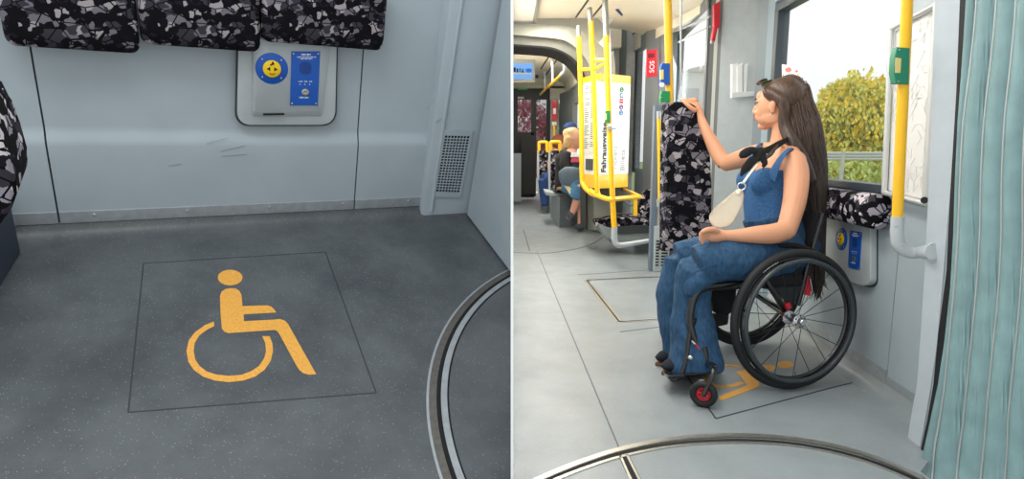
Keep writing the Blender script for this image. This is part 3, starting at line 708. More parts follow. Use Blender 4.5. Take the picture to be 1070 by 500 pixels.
b = B(); ell(b, H(552.5, 73.5, 7.475), V(.036, 0, 0), V(0, .004, 0), V(0, 0, .024)); mk('round_icon', b, mat('icon_blue', (40, 120, 220), .4, emit=(40, 120, 220), est=.4), ds)
b = B(); disc(b, H(561, 80, 7.5), V(0, -1, 0), .022, .012); mk('camera_dome', b, M_BLACK, None, label='small black round camera dome right of the blue screen', cat='camera')
es = thing('exit_sign', H(546, 94, 12.1), 'small green illuminated exit sign over the dark far end', 'exit sign')
b = B(); fq(b, 541, 90, 551, 93.6, 12.1, .05); mk('casing', b, mat('exit_green', (24, 130, 70), .4, emit=(24, 140, 72), est=.5), es, False)
b = B(); fq(b, 542.8, 90.8, 549, 92.6, 12.09, .005); mk('pictogram', b, M_WHITE, es, False)
b = B(); fq(b, 541, 101, 547.5, 103, 12.15, .005); mk('cab_lettering', b, M_WHITE, None, False, label='tiny white lettering on the dark band below the green exit sign', cat='lettering')
# ceiling grab rail of the next module
gr = thing('grab_rail', H(577, 86, 9.5), 'yellow and grey grab rail hanging from the ceiling beyond the gangway arch', 'grab rail')
ra_ = [H(564.5, 98.5, 11.2), H(571, 92, 10.3), H(578, 86, 9.5), H(586.5, 78, 8.6)]
b = B(); tube(b, ra_, .02, 10); mk('rail', b, M_YEL, gr)
b = B(); tube(b, [H(586.5, 78, 8.6), H(589.5, 75, 8.4), H(590, 70, 8.35), H(588, 58, 8.35)], .024, 10, 4); mk('end_bracket', b, M_STEEL, gr)
for x, yb, yt, Y in ((569.5, 94, 74, 10.5), (577.5, 86, 62.5, 9.5)):
    b = B(); tube(b, [H(x, yb, Y), H(x-.3, yt, Y)], .018, 8); mk('hanger', b, M_STEEL, gr)
b = B(); prism(b, [G(x_, y_, ZC2) for x_, y_ in ((594, 61), (599, 64), (598, 66), (593.5, 63))], V(0, 0, -.004)); mk('yellow_sticker', b, M_YEL, None, False, label='tiny yellow sticker on the ceiling curve beyond the arch', cat='sticker')
# red emergency box far
b = B(); fq(b, 577, 105, 582, 126, 11.0, .06)
rs = mk('emergency_box', b, M_RED, None, False, label='small red emergency box on a far post behind the seats', cat='emergency box')
b = B(); fq(b, 578, 113, 581, 119, 10.99, .008); mk('pictogram', b, M_WHITE, rs, False)
b = B(); fq(b, 577, 127, 581.5, 131, 11.0, .05); mk('notice', b, M_WHITE, None, False, label='small white notice below the far red emergency box', cat='notice')
b = B(); fq(b, 575.5, 103, 583.5, 160, 11.1, .08); struct('trim_29', b, mat('post_grey_far2', (150, 154, 150), .5))
b = B(); tube(b, [H(579, 130, 10.8), H(579.5, 150, 10.8), G(580, 214)], .02, 10); mk('yellow_pole', b, M_YEL, None, label='short far yellow pole beneath the white notice', cat='grab pole')

# ------------------------------------------------------------------ floor details of the right area
def rline(pts, w, m, name, z0=.0, z1=.001, st=True, **kw):
    b = B(); P = [G(x, y) for x, y in pts]
    if len(P) > 2: P = crom(P, 8)
    L_, R_ = [], []
    for i, p in enumerate(P):
        d = (P[min(i+1, len(P)-1)]-P[max(i-1, 0)]).normalized(); s = V(d.y, -d.x, 0)*w; L_.append(p-s); R_.append(p+s)
    A = [[b.verts.new(V(q.x, q.y, z)) for q, z in ((l, z0), (r, z0), (r, z1), (l, z1))] for l, r in zip(L_, R_)]
    for i in range(len(A)-1):
        for k in range(4): b.faces.new((A[i][k], A[i+1][k], A[i+1][(k+1) % 4], A[i][(k+1) % 4]))
    b.faces.new(A[0]); b.faces.new(A[-1][::-1]); clip(b, CX, True)
    return b
def off(pts, dy): return [(x, y+dy) for x, y in pts]
M_FSEAM = mat('floor_seam', (92, 98, 101), .6)
floorlines = [([(561, 262), (647, 468)], .0028), ([(547, 240), (553.5, 262)], .006), ([(648, 346.5), (692, 341)], .005), ([(604, 287), (690, 281)], .006)]
b = B()
for i, (pts, w) in enumerate(floorlines): struct('trim_%d' % (30+i), rline(pts, w, M_FSEAM, ''), M_FSEAM)
b.free()
hatch = thing('floor_hatch', G(650, 310), 'metal edged rectangular hatch in the floor left of the jeans legs', 'floor hatch')
for pts in ([(613, 292.5), (692, 289)], [(613, 292.5), (647, 336)], [(647, 336), (694, 333)]):
    mk('metal_edge', rline(pts, .020, None, '', 0, .002), M_ALU, hatch, False); mk('gap', rline(pts, .005, None, '', .002, .0026), M_GAP, hatch, False)
M_BAYF = M_FSEAM
bay = thing('bay_outline', G(800, 400), 'thin dark outline on the floor under the wheelchair with the woman', 'floor marking')
for pts in ([(748, 437), (872, 404)], [(748, 437), (736, 420)], [(736, 420), (700, 366)], [(872, 404), (905, 396)]):
    mk('line', rline(pts, .0035, None, ''), M_SEAM, bay, False)
# turntable ring of the right area
tr_ = thing('turntable_ring', G(760, 457), 'curved double metal ring crossing the floor in front of the wheelchair', 'floor ring')
ring = [(558, 503), (585, 491), (615, 479.5), (650, 468.5), (700, 458.5), (760, 454.5), (815, 456.5), (860, 463), (900, 473), (935, 486), (965, 500)]
mk('outer_ring', rline(off(ring, 0), .011, None, '', 0, .003), M_ALU, tr_); mk('edge_line', rline(off(ring, 2.6), .003, None, '', 0, .0034), M_RIBBED, tr_)
mk('gap_seal', rline(off(ring, 5), .0085, None, '', 0, .0012), M_GAP, tr_); mk('inner_ring', rline(off(ring, 8.2), .006, None, '', 0, .003), M_ALU, tr_)
mk('divider', rline([(651, 474), (665, 503)], .018, None, '', 0, .0015), M_GAP, tr_); mk('divider_edge', rline([(655, 475), (669, 503)], .004, None, '', 0, .003), M_ALU, tr_); mk('divider_edge', rline([(648, 476), (660, 503)], .004, None, '', 0, .003), M_ALU, tr_)
struct('trim_40', rline([(536, 263), (564, 264.5), (590, 262), (614, 256.5), (630, 248)], .012, None, '', 0, .002), mat('far_ring', (96, 98, 98), .5))
# symbol under the wheelchair
s2 = thing('wheelchair_symbol', G(780, 395), 'yellow wheelchair symbol on the floor, partly hidden below the wheelchair', 'floor symbol')
def gprism(pts): bm = B(); prism(bm, [G(x, y) for x, y in pts], V(0, 0, .0015)); bmesh.ops.triangulate(bm, faces=[f for f in bm.faces if len(f.verts) > 6]); return bm
def cr8(x, y): return (740+x*.2, 340+y*.2)
mk('symbol_head', gprism([cr8(404+42*math.cos(a), 204+19*math.sin(a)) for a in [k*2*math.pi/24 for k in range(24)]]), M_SYM, s2, False)
mk('symbol_body', gprism([cr8(*p) for p in [(354, 218), (338, 234), (310, 238), (262, 238), (238, 252), (250, 275), (268, 308), (258, 322), (74, 390), (58, 386), (58, 372), (72, 364), (205, 312), (168, 262), (146, 246), (160, 236), (182, 234), (230, 216), (290, 206), (330, 206), (352, 212)]]), M_SYM, s2, False)
b = rline([cr8(*p) for p in [(168, 218), (120, 208), (70, 209), (20, 222), (-15, 250), (-10, 285), (20, 308), (70, 318), (130, 313), (178, 298)]], .013, None, '', 0, .0015); mk('symbol_wheel', b, M_SYM, s2, False)
b = B(); ell(b, G(903, 408)+V(0, 0, .002), V(.012, 0, 0), V(0, .005, 0), V(0, 0, .002), 8, 6); mk('litter', b, mat('litter', (190, 170, 140), .8), None, label='tiny beige crumb on the floor beside the rear wheel', cat='crumb')
b = B(); ell(b, G(620, 259)+V(0, 0, .003), V(.018, 0, 0), V(0, .012, 0), V(0, 0, .003), 8, 6); mk('litter', b, M_WHITE, None, label='tiny white scrap on the floor in front of the yellow cage', cat='scrap')

# ------------------------------------------------------------------ right wall: bolster, call box, map case, pole
bl = B()
cs = []; ra = []; rb = []
A0, A1 = wl(WR(922, 205, .06))[0], wl(WR(850, 200, .06))[0]+.4
zc = (wl(WR(890, 199, .0))[1]); 
z_t = WR(905, 201, .05).z; z_b = WR(905, 239, .09).z
hh = (z_t-z_b)/2; zm = (z_t+z_b)/2
for t, s_ in [(0, 0), (.35, .55), (.75, .9), (1, 1)]: cs.append(WP(A0+.03*t, zm, .05)); ra.append(hh*max(s_, .05)); rb.append(.05*max(s_, .05))
cs.append(WP(A1, zm, .05)); ra.append(hh); rb.append(.05)
loft(bl, cs, ra, rb, V(0, 0, 1), 28, True, 2.8)
mk('padded_bolster', bl, M_FABL, None, label='patterned padded bolster under the side window behind the long hair', cat='backrest bolster')
b = B(); prism(b, [WR(x, y, .004) for x, y in ((918, 212), (924, 210), (921, 232), (916, 232))], -NW*.07, .004); mk('bolster_bracket', b, M_BOXG, None, label='grey end bracket at the right end of the window bolster', cat='bracket')
c2 = thing('call_box', WR(885, 298, 0), 'grey wall box with blue button and plate behind the rear wheel', 'call panel')
cbp = rrect(852, 218, 917, 292, 11, 6, None, 3)
def skew(x, y, o): return WR(x, y+(x-885)*.36-(2 if o else 0), o)
b = B(); prism(b, [skew(x+.5, y+1.5, .001) for x, y in cbp], -NW*.004, .001); mk('surround_gasket', b, M_SEAM, c2)
b = B(); prism(b, [skew(x, y, .001) for x, y in cbp], -NW*.03, .008); mk('housing', b, M_BOXG, c2)
cpl = lambda x, y: WR(x, y, .0312)
callplate(c2, cpl, -NW, -DW, V(0, 0, 1), (879.5, 249.5), .052, [(888.5, 240.5), (901, 242.5), (898.5, 282), (886.5, 279)], 1)
# network map case
mc = thing('map_case', WR(948, 212, .05), 'silver framed pale network map behind the right-hand yellow pole', 'map')
mp = [WR(x, y, .045) for x, y in ((931.5, 30), (981, 3), (968.5, 213), (924, 201))]
cen = sum(mp, V(0, 0, 0))/4; M_SILV = mat('silver_frame', (206, 208, 206), .3, .3)
b = B(); prism(b, [p+NW*.02 for p in mp], NW*.03); mk('back', b, M_SILV, mc, False)
for i in range(4):
    p, q = mp[i], mp[(i+1) % 4]; b = B(); tube(b, [p, q], .011 if i != 1 else .017, 10); mk('frame_rail', b, M_SILV, mc)
b = B(); prism(b, [p+(cen-p)*.03+NW*.012 for p in mp], NW*.006); sheet = mk('map_sheet', b, mat('map_paper', (226, 224, 220), .6, var=.03, vs_=30), mc, False)
b = B(); random.seed(11); o0 = [p+(cen-p)*.06+NW*.010 for p in mp]
def MS(u, v): return o0[0].lerp(o0[1], u).lerp(o0[3].lerp(o0[2], u), v)
for k in range(46):
    u, v = random.random(), random.random(); P = [MS(u, v)]
    for j in range(4):
        a = random.choice((0, 45, 90, 135, 180, 225, 270, 315)); u = min(1, max(0, u+.12*math.cos(math.radians(a)))); v = min(1, max(0, v+.06*math.sin(math.radians(a)))); P.append(MS(u, v))
    for p, q in zip(P, P[1:]):
        if (p-q).length > .002: tube(b, [p, q], .0007, 4)
mk('map_lines', b, mat('map_line', (212, 209, 210), .6), sheet, False)
b = B(); tube(b, [WR(966, 209, .05), WR(966, 209, .075)], .012, 12); mk('lock', b, M_BLACK, mc)
# seam and screws in the wall right of the map
b = B(); prism(b, [WR(x, y, .0) for x, y in ((984, 28), (1003, 25), (1003, 26), (984, 29))], -NW*.001); struct('trim_41', b, M_SEAM)
for x, y in ((991, 18), (990, 45)): b = B(); ell(b, WR(x, y, .003), DW*.005, NW*.003, V(0, 0, .005), 8, 6); struct('trim_42', b, M_STEEL, True)
# yellow pole with knee bracket fixed to the wall
YP = 2.10
pb = thing('grab_pole', H(937, 270, YP), 'thick yellow pole with a grey knee bracket in front of the network map', 'grab pole')
b = B(); tube(b, [H(949.5, -40, YP), H(948, 0, YP), H(937.5, 229, YP)], .0175, 20); mk('tube', b, M_YEL, pb)
M_CAST = mat('cast_grey', (186, 192, 194), .35, var=.03)
wpt = WR(973, 263, .0)
b = B(); tube(b, [H(938, 226, YP), H(937.3, 245, YP), H(940, 257, YP), H(951, 263.5, YP-.005), H(962, 263.5, YP-.02)], [.021, .021, .022, .021, .019], 18, 6); mk('knee_bracket', b, M_CAST, pb)
b = B(); a = H(960, 263.5, YP-.015); c_ = H(974, 263, 1.99); tube(b, [a, a.lerp(c_, .5), c_], [.019, .024, .026], 18, 4, V(0, 0, 1), [.019, .02, .02]); mk('clamp', b, M_CAST, pb)
b = B(); pc = H(974.5, 263, 2.01); fd_ = V(.83, -.55, 0); prism(b, [pc+fd_*.022*math.cos(k*math.pi/12)+V(0, 0, .034*math.sin(k*math.pi/12)) for k in range(24)], V(-.55, -.83, 0)*.02, .004); mk('flange', b, M_CAST, pb)
for x, y in ((974, 255), (974, 271), (944, 256), (945, 266), (936, 236)):
    b = B(); sph(b, H(x, y, YP-.02 if x < 960 else 1.985), .0035, 8); mk('screw', b, M_STEEL, pb)
gb = thing('stop_button', H(943, 88, YP-.02), 'green stop button box on the right-hand yellow pole', 'stop button')
b = B(); prism(b, [H(x, y, YP-.026) for x, y in ((937.5, 49), (951, 50), (950, 88), (936, 87), (934.5, 76), (935, 60))], V(0, .03, 0), .004); mk('casing', b, mat('teal_green', (30, 128, 96), .4), gb)
b = B(); prism(b, [H(x, y, YP-.028) for x, y in ((936, 60), (942, 61), (941, 76), (935.5, 76))], V(0, .006, 0), .001); mk('button', b, mat('cream_button', (226, 206, 130), .4), gb)
for x, y in ((940, 52), (939, 85)): b = B(); sph(b, H(x, y, YP-.026), .0025, 8); mk('screw', b, M_STEEL, gb)

# ------------------------------------------------------------------ column and bellows at the right border
def colm(name, lf, rt, YL, YR, back, m, st=True):
    bm = B(); R_ = []
    for (y, xl, xr) in zip([q[0] for q in lf], [q[1] for q in lf], [q[1] for q in rt]):
        p = H(xl, y, YL); q = H(xr, y, YR); p2 = V(p.x+back, YL+.02, p.z); q2 = V(q.x+back, YR+.04, q.z); q.z = p.z; q2.z = p.z
        R_.append([bm.verts.new(v) for v in (p, q, q2, p2)])
    for i in range(len(R_)-1):
        for k in range(4): bm.faces.new((R_[i][k], R_[i+1][k], R_[i+1][(k+1) % 4], R_[i][(k+1) % 4]))
    bm.faces.new(R_[0]); bm.faces.new(R_[-1][::-1]); bmesh.ops.bevel(bm, geom=[e for e in bm.edges if abs((e.verts[0].co-e.verts[1].co).normalized().z) > .8], offset=.006, segments=3, affect='EDGES')
    return struct(name, bm, m, True)
ysq = [-80, 0, 100, 200, 280, 350, 400, 440, 481]
xl = [980, 977, 974, 970, 966.5, 962, 957, 951, 944]
xr = [1006, 1003, 999, 993, 988, 980, 974, 967, 958]
colm('trim_43', list(zip(ysq, xl)), list(zip(ysq, xr)), 2.03, 1.95, .10, mat('column_grey', (184, 192, 198), .4, var=.03))
xr2 = [1014, 1011, 1006, 1000, 994, 987, 981, 974, 966]
colm('trim_44', list(zip(ysq, xr)), list(zip(ysq, xr2)), 1.945, 1.92, .10, M_BLACKR)
YB0 = 1.90
bel = thing('gangway_bellows', H(1030, 500, 1.75), 'pale blue-green pleated gangway bellows with metal clamp strips at the right border', 'bellows')
# each pleat: a vertical sheet between strip lines, following the curve of the frame
ylv = [-60, 0, 60, 125, 190, 250, 310, 370, 420, 460, 500, 620]
s0x = [1015, 1011, 1007.5, 1004, 1001, 999, 996, 989, 980, 971, 962, 954]
def stripx(k, y, i):
    base = [1024.5, 1022, 1016, 1008, 1004, 1001.5, 997, 991, 986, 980, 974, 968]
    gap = [20.5, 20.5, 21, 21.5, 22, 23, 23.5, 23.5, 23.5, 25, 26, 26]
    return base[i]+k*gap[i]
Ys = [1.86, 1.80, 1.735, 1.675, 1.615, 1.56]
M_BEL = mat('bellows_fabric', (164, 194, 196), .42, var=.10, vs_=14, bump=.15, bs=120)
bm = B(); rows = []
for i, y in enumerate(ylv):
    row = []; z = H(1020, y, 1.75).z
    cols = [(s0x[i], 1.90)]+[(stripx(k, y, i), Ys[k]) for k in range(6)]
    for k in range(len(cols)-1):
        (xa, ya), (xb, yb) = cols[k], cols[k+1]; pa = H(xa, y, ya); pb2 = H(xb, y, yb)
        for j in range(8):
            t = j/8; p = pa.lerp(pb2, t); bul = math.sin(math.pi*t)**.7*.020 if t > 0 else 0
            row.append(bm.verts.new(V(p.x-bul*.9, p.y-bul*.25, z)))
    row.append(bm.verts.new(V(pb2.x, pb2.y, z))); rows.append(row)
for i in range(len(rows)-1):
    for k in range(len(rows[0])-1): bm.faces.new((rows[i][k], rows[i+1][k], rows[i+1][k+1], rows[i][k+1]))
g_ = bmesh.ops.solidify(bm, geom=list(bm.faces), thickness=.004)
mk('pleats', bm, M_BEL, bel)
M_STR = mat('clamp_strip', (196, 200, 198), .35, .5); M_RIV = mat('strip_band', (132, 156, 156), .5)
for k in range(6):
    P = []; P2 = []
    for i, y in enumerate(ylv):
        p = H(stripx(k, y, i), y, Ys[k]); q = H(stripx(k, y, i)+3.2, y, Ys[k]-.006); p.z = q.z = H(1020, y, 1.75).z; P.append(p+V(-.004, -.002, 0)); P2.append(q+V(-.006, -.002, 0))
    b = B(); tube(b, crom(P, 3), .0035, 8); mk('clamp_strip', b, M_STR, bel)
    b = B()
    for a, c in zip(crom(P2, 4), crom(P2, 4)[1:]): sph(b, a, .0022, 6)
    mk('rivets', b, M_STR, bel)
    b = B(); tube(b, [q_+V(.002, .002, 0) for q_ in crom(P2, 3)], .007, 8, 0, V(0, 1, 0), .003); mk('strip_band', b, M_RIV, bel)

# ------------------------------------------------------------------ yellow pole, textile board, glass screen post
yp = thing('grab_pole', H(700, 330, 3.9), 'slim yellow pole standing behind the top of the patterned board', 'grab pole')
b = B(); tube(b, [H(697.5, -10, 3.9), H(700, 110, 3.9), H(704, 300, 3.9), G(705, 316)], .024, 18); mk('tube', b, M_YEL, yp)
for (y0, y1, m, lab) in ((66, 88, M_BLUE, 'blue stop button box on the slim yellow pole, above the green one'), (95, 106.5, M_GREEN, 'green stop button box just above the patterned board')):
    t = thing('stop_button', H(696, y1, 3.85), lab, 'stop button')
    b = B(); prism(b, [H(x, y, 3.86) for x, y in ((692, y0), (700, y0), (700, y1), (690.5, y1), (690.5, y0+4))], V(0, .05, 0), .004); mk('casing', b, m, t)
    b = B(); prism(b, [H(x, y, 3.855) for x, y in ((690, y0+7), (693.5, y0+6.5), (693.5, y1-5), (690, y1-5))], V(0, .02, 0), .002); mk('button', b, mat('cream_button', (226, 206, 130), .4), t)
b = B(); disc(b, H(691.5, 88.5, 3.87), V(0, -1, 0), .015, .01); mk('lock_plate', b, M_WHITE, None, label='small round white plate beside the blue stop button', cat='lock')
bd = thing('backrest_board', G(716, 338), 'tall fabric covered board with shard pattern held by the raised hand', 'backrest board')
YBD = 3.32
bpts = [(698, 109), (703, 106.5), (712, 106), (722, 107.5), (731, 112), (737, 121), (740, 140), (742, 165), (743.5, 200), (743, 232), (741, 250), (738, 262), (694, 262), (696, 250), (696.5, 200), (697, 150)]
b = B(); prism(b, [H(x, y, YBD) for x, y in bpts], V(-.02, .07, 0), .018); mk('padding', b, M_FAB2, bd)
b = B(); a = H(699, 255, YBD+.07); c_ = H(738, 255, YBD+.07); abox(b, (a.x, YBD+.055, 0), (c_.x, YBD+.085, a.z), .004); mk('stand_panel', b, M_POST, bd)
# glazed draught screen with handle further back
YSC = 5.0
gs = thing('draught_screen', G(690, 285), 'narrow grey draught screen post with a yellow handle left of the patterned board', 'draught screen')
b = B(); a = H(677.5, 283, YSC); c_ = H(684, 283, YSC); abox(b, (a.x, YSC-.03, 0), (c_.x, YSC+.03, H(680, 110, YSC).z), .006); mk('post', b, mat('slate_post', (104, 118, 134), .4), gs)
a = H(684, 118, YSC); c_ = H(699, 236, YSC); b = B(); abox(b, (a.x, YSC-.006, c_.z), (c_.x, YSC+.006, a.z)); mk('panel', b, mat('beige_translucent', (214, 208, 196), .3), gs, False)
b = B()
for (x0, y0, x1, y1) in ((683.5, 113, 686, 238), (683.5, 112, 699, 117)):
    p = H(x0, y1, YSC); q = H(x1, y0, YSC); abox(b, (p.x, YSC-.02, p.z), (q.x, YSC+.02, q.z), .003)
mk('frame', b, M_POST, gs)
b = B(); tube(b, [H(688.5, 124, YSC-.06), H(689.5, 208, YSC-.06)], .016, 12); mk('handle', b, M_YEL, gs)
for y0, y1 in ((116, 124), (208, 216)):
    b = B(); tube(b, [H(688.3, y0, YSC-.06), H(688.5, y1, YSC-.06)], .018, 12); mk('handle_end', b, M_STEEL, gs)
p = H(684, 236, YSC-.04); q = H(699, 284.5, YSC-.04); b = B(); abox(b, (p.x, YSC-.05, 0.0), (q.x, YSC+.05, p.z), .006); mk('heater_box', b, M_BOXG, gs)
b = B()
for i in range(9):
    z = .05+i*.025
    abox(b, (p.x+.015, YSC-.054, z), (p.x+.04, YSC-.05, z+.012)); abox(b, (p.x+.06, YSC-.054, z), (q.x-.01, YSC-.05, z+.012))
mk('slots', b, M_GAP, gs, False)

# ------------------------------------------------------------------ ticket machine and its yellow cage
YT = 6.0
tm = thing('ticket_machine', H(635, 210, YT), 'tall white and yellow ticket machine with vertical lettering inside a yellow tube cage', 'ticket machine')
cL, cC, cR = H(607.5, 155, 5.88), H(625.5, 155, 5.50), H(657, 155, 5.74)
zt, zb = H(625, 76, 5.5).z, H(625, 197, 5.5).z
def col3(z): return [V(cL.x, cL.y, z), V(cC.x, cC.y, z), V(cR.x, cR.y, z), V(cR.x-.03, cR.y+.18, z), V(cL.x+.05, cL.y+.05, z)]
b = B(); prism(b, col3(zb+.12), V(0, 0, zt-zb-.19), .006); mk('body', b, mat('machine_white', (232, 233, 228), .35), tm)
for (z, h_) in ((zb, .12), (zt-.07, .07)):
    b = B(); prism(b, col3(z), V(0, 0, h_), .006); mk('yellow_band' if z < 1 else 'yellow_cap', b, M_YEL, tm)
dL = (cC-cL); dR = (cR-cC); dL.z = dR.z = 0
nL = V(dL.y, -dL.x, 0).normalized(); nR = V(dR.y, -dR.x, 0).normalized()
if nL.y > 0: nL = -nL
if nR.y > 0: nR = -nR
def ML_(u, z, o=.003): p = cL+dL*u+nL*o; return V(p.x, p.y, z)
def MR_(u, z, o=.003): p = cC+dR*u+nR*o; return V(p.x, p.y, z)
def mz(y): return H(630, y, 5.6).z
def lq(bm, u0, u1, y0, y1, f=ML_, o=.002, th=.003): prism(bm, [f(u0, mz(y1), o), f(u1, mz(y1), o), f(u1, mz(y0), o), f(u0, mz(y0), o)], (nL if f is ML_ else nR)*th)
b = B(); lq(b, .12, .88, 84, 160); mk('tariff_sheet', b, mat('tariff_paper', (208, 210, 208), .5), tm, False)
b = B(); random.seed(5)
for k in range(34):
    y = 88+k*2.0
    for u in (.2, .55):
        if random.random() < .85: lq(b, u, u+random.uniform(.12, .28), y, y+.9, ML_, .0052, .001)
mk('tariff_print', b, mat('print_grey', (110, 114, 118), .6), tm, False)
b = B(); lq(b, .55, .86, 90, 97, ML_, .0064, .001); lq(b, .3, .72, 166, 178, ML_, .002, .004); mk('dark_window', b, mat('dark_panel', (60, 66, 70), .4), tm, False)
text('lettering_large', 'Fahrausweise', MR_(.235, mz(180), .004), V(0, 0, 1), -dR, .060, M_BLACK, tm, bold=.035)
text('lettering_grey', 'Tickets', MR_(.60, mz(178.5), .004), V(0, 0, 1), -dR, .056, mat('letter_grey', (186, 190, 190), .5), tm)
text('lettering_grey', 'Billets', MR_(.86, mz(179), .004), V(0, 0, 1), -dR, .060, mat('letter_grey', (186, 190, 190), .5), tm)
for y, m in ((93, M_GREEN), (99, mat('icon_blue2', (60, 120, 170), .4)), (105, M_RED), (111.3, mat('icon_purple', (120, 50, 120), .4)), (117.3, mat('icon_azure', (40, 130, 200), .4))):
    c_ = MR_(.70, mz(y), .004); b = B(); rx = dR.normalized()
    if y in (99, 105): prism(b, [c_+rx*sx*.022+V(0, 0, sz*.021) for sx, sz in ((-1, -1), (1, -1), (1, 1), (-1, 1))], nR*.001)
    else: torus(b, c_, nR, .019, .0045, 20, 6)
    ic = mk('pictogram', b, m, tm, False)
    b = B()
    if y in (99, 105):
        for j in (-1, 0, 1) if y == 99 else (0,): tube(b, [c_+nR*.002-rx*.014+V(0, 0, .009*j), c_+nR*.002+rx*.014+V(0, 0, .009*j+.003)], .0026, 5)
        mk('pictogram_mark', b, M_WHITE, ic, False)
    else:
        tube(b, [c_-rx*.012-V(0, 0, .005), c_+V(0, 0, .004), c_+rx*.012+V(0, 0, .008)], .004, 6); mk('pictogram_mark', b, m, ic, False)
b = B(); p, q = H(618, 198, 5.75), H(650, 205, 5.75); abox(b, (p.x, 5.72, q.z), (q.x-.03, 5.88, p.z+.02), .004); mk('coin_tray', b, mat('tray_dark', (70, 72, 66), .5), tm)
cg = thing('tube_cage', G(642, 256), 'yellow tube cage and rails in front of the ticket machine', 'grab rail')
M_GPOL = mat('grey_pole', (148, 148, 142), .35, .4)
for pts, r, m, nm in (([H(605, 38, 5.62), H(607.5, 120, 5.62), H(608, 180, 5.62), H(609.5, 193, 5.6), H(616, 200.5, 5.5), H(622, 204, 5.4)], .022, M_YEL, 'upright'),
                      ([H(617.5, 22, 5.3), H(621, 100, 5.3), H(623.5, 190, 5.3), H(625, 203, 5.3)], .022, M_YEL, 'upright'),
                      ([H(633.5, 37, 5.05), H(636, 110, 5.05), H(640.5, 215, 5.05), H(642, 239, 5.05)], .023, M_YEL, 'upright'),
                      ([H(604.5, 27, 5.62), H(605, 39, 5.62)], .02, M_GPOL, 'top_sleeve'), ([H(616, 8, 5.3), H(617.5, 23, 5.3)], .02, M_GPOL, 'top_sleeve'), ([H(632, -6, 5.05), H(633.5, 38, 5.05)], .023, M_GPOL, 'top_sleeve'),
                      ([H(605.5, 73, 5.62), H(619.5, 72, 5.3)], .015, M_YEL, 'cross_bar'), ([H(619.5, 62.5, 5.3), H(634.5, 63, 5.05)], .016, M_YEL, 'cross_bar'), ([H(620, 73, 5.3), H(627, 69, 5.2), H(634.5, 66, 5.05)], .012, M_YEL, 'cross_bar'),
                      ([H(617, 199, 5.5), H(624, 204, 5.3), H(634, 207.5, 5.1), H(641, 208, 5.05), H(655, 206.5, 5.3), H(668.5, 205.5, 5.6)], .021, M_YEL, 'lower_rail'),
                      ([H(652, 198, 5.9), H(660, 201, 5.8), H(668.5, 205, 5.6)], .017, M_YEL, 'lower_rail'), ([H(664, 206, 5.65), H(664, 225, 5.65)], .018, M_YEL, 'short_post')):
    b = B(); tube(b, pts, r, 12, 5 if len(pts) > 3 else 0); mk(nm, b, m, cg)
b = B(); tube(b, [H(642, 237, 5.05), H(642, 250, 5.06), H(645, 255, 5.07), H(652, 255.5, 5.1), H(678, 251.5, 5.2)], [.025, .025, .024, .022, .02], 14, 5); mk('knee_bracket', b, M_CAST, cg)
b = B(); lathe(b, H(637.2, 135, 5.03), V(0, -.1, 1), [(.026, 0), (.026, .02)], 16); tube(b, [H(638, 134.5, 5.0), H(644, 134.5, 5.0)], .006, 8); mk('bracket', b, M_STEEL, cg)
for y0, y1, lab in ((115.5, 128, 'green stop button box on the cage in front of the ticket machine'),):
    t = thing('stop_button', H(636, y1, 5.02), lab, 'stop button'); b = B(); prism(b, [H(x, y, 5.0) for x, y in ((633, y0), (637.5, y0), (637.5, y1), (632.3, y1))], V(0, .04, 0), .003); mk('casing', b, M_GREEN, t)
    b = B(); prism(b, [H(x, y, 4.997) for x, y in ((632.3, y0+3), (634, y0+3), (634, y1-3), (632, y1-3))], V(0, .01, 0)); mk('button', b, mat('cream_button', (226, 206, 130), .4), t, False)
b = B(); sph(b, H(637.3, 130.8, 5.01), .015); mk('reader_dot', b, M_WHITE, None, label='small white round knob below the green button on the cage', cat='knob')
b = B(); tube(b, [H(637.5, 45, 5.5), H(638.5, 95, 5.5)], .007, 8); mk('glass_rod', b, mat('clear_rod', (214, 220, 220), .2), None, label='thin pale vertical rod above the ticket machine', cat='rod')
# seat and platform behind the cage
ps = thing('platform_seat', G(650, 250), 'patterned low seat on a grey platform below the ticket machine', 'seat')
b = B(); prism(b, [H(x, y, 5.75) for x, y in ((623, 231), (640, 227), (678, 228), (679, 236), (640, 236), (624, 237))], V(0, .45, .0), .01); mk('seat', b, M_FABL, ps)
b = B(); prism(b, [H(x, y, 5.9) for x, y in ((663, 230), (667, 215), (673, 202), (680, 196), (680, 232))], V(0, .1, 0), .012); mk('backrest', b, M_FABL, ps)
b = B(); prism(b, [H(x, y, 5.72) for x, y in ((624, 233), (640, 239), (679, 240), (679, 254), (641, 251), (632, 247))], V(0, .5, 0), .008); mk('platform', b, mat('platform_grey', (128, 136, 136), .5), ps)
b = B(); prism(b, [H(x, y, 5.70) for x, y in ((640, 237), (677, 235), (678, 243), (646, 244))], V(0, .03, 0), .004); mk('recess', b, mat('recess_dark', (48, 54, 56), .5), ps)
b = B(); tube(b, [H(648, 200, 5.85), H(650, 208, 5.85), H(658, 214, 5.85), H(667, 213, 5.85)], .011, 8, 5); mk('hose', b, mat('hose_grey', (110, 118, 116), .5), ps)
b = B(); tube(b, [H(625, 196, 6.2), H(622.5, 215, 6.2), H(620, 234, 6.2)], .012, 8, 4); mk('white_rod', b, mat('rod_white', (200, 204, 202), .4), ps)

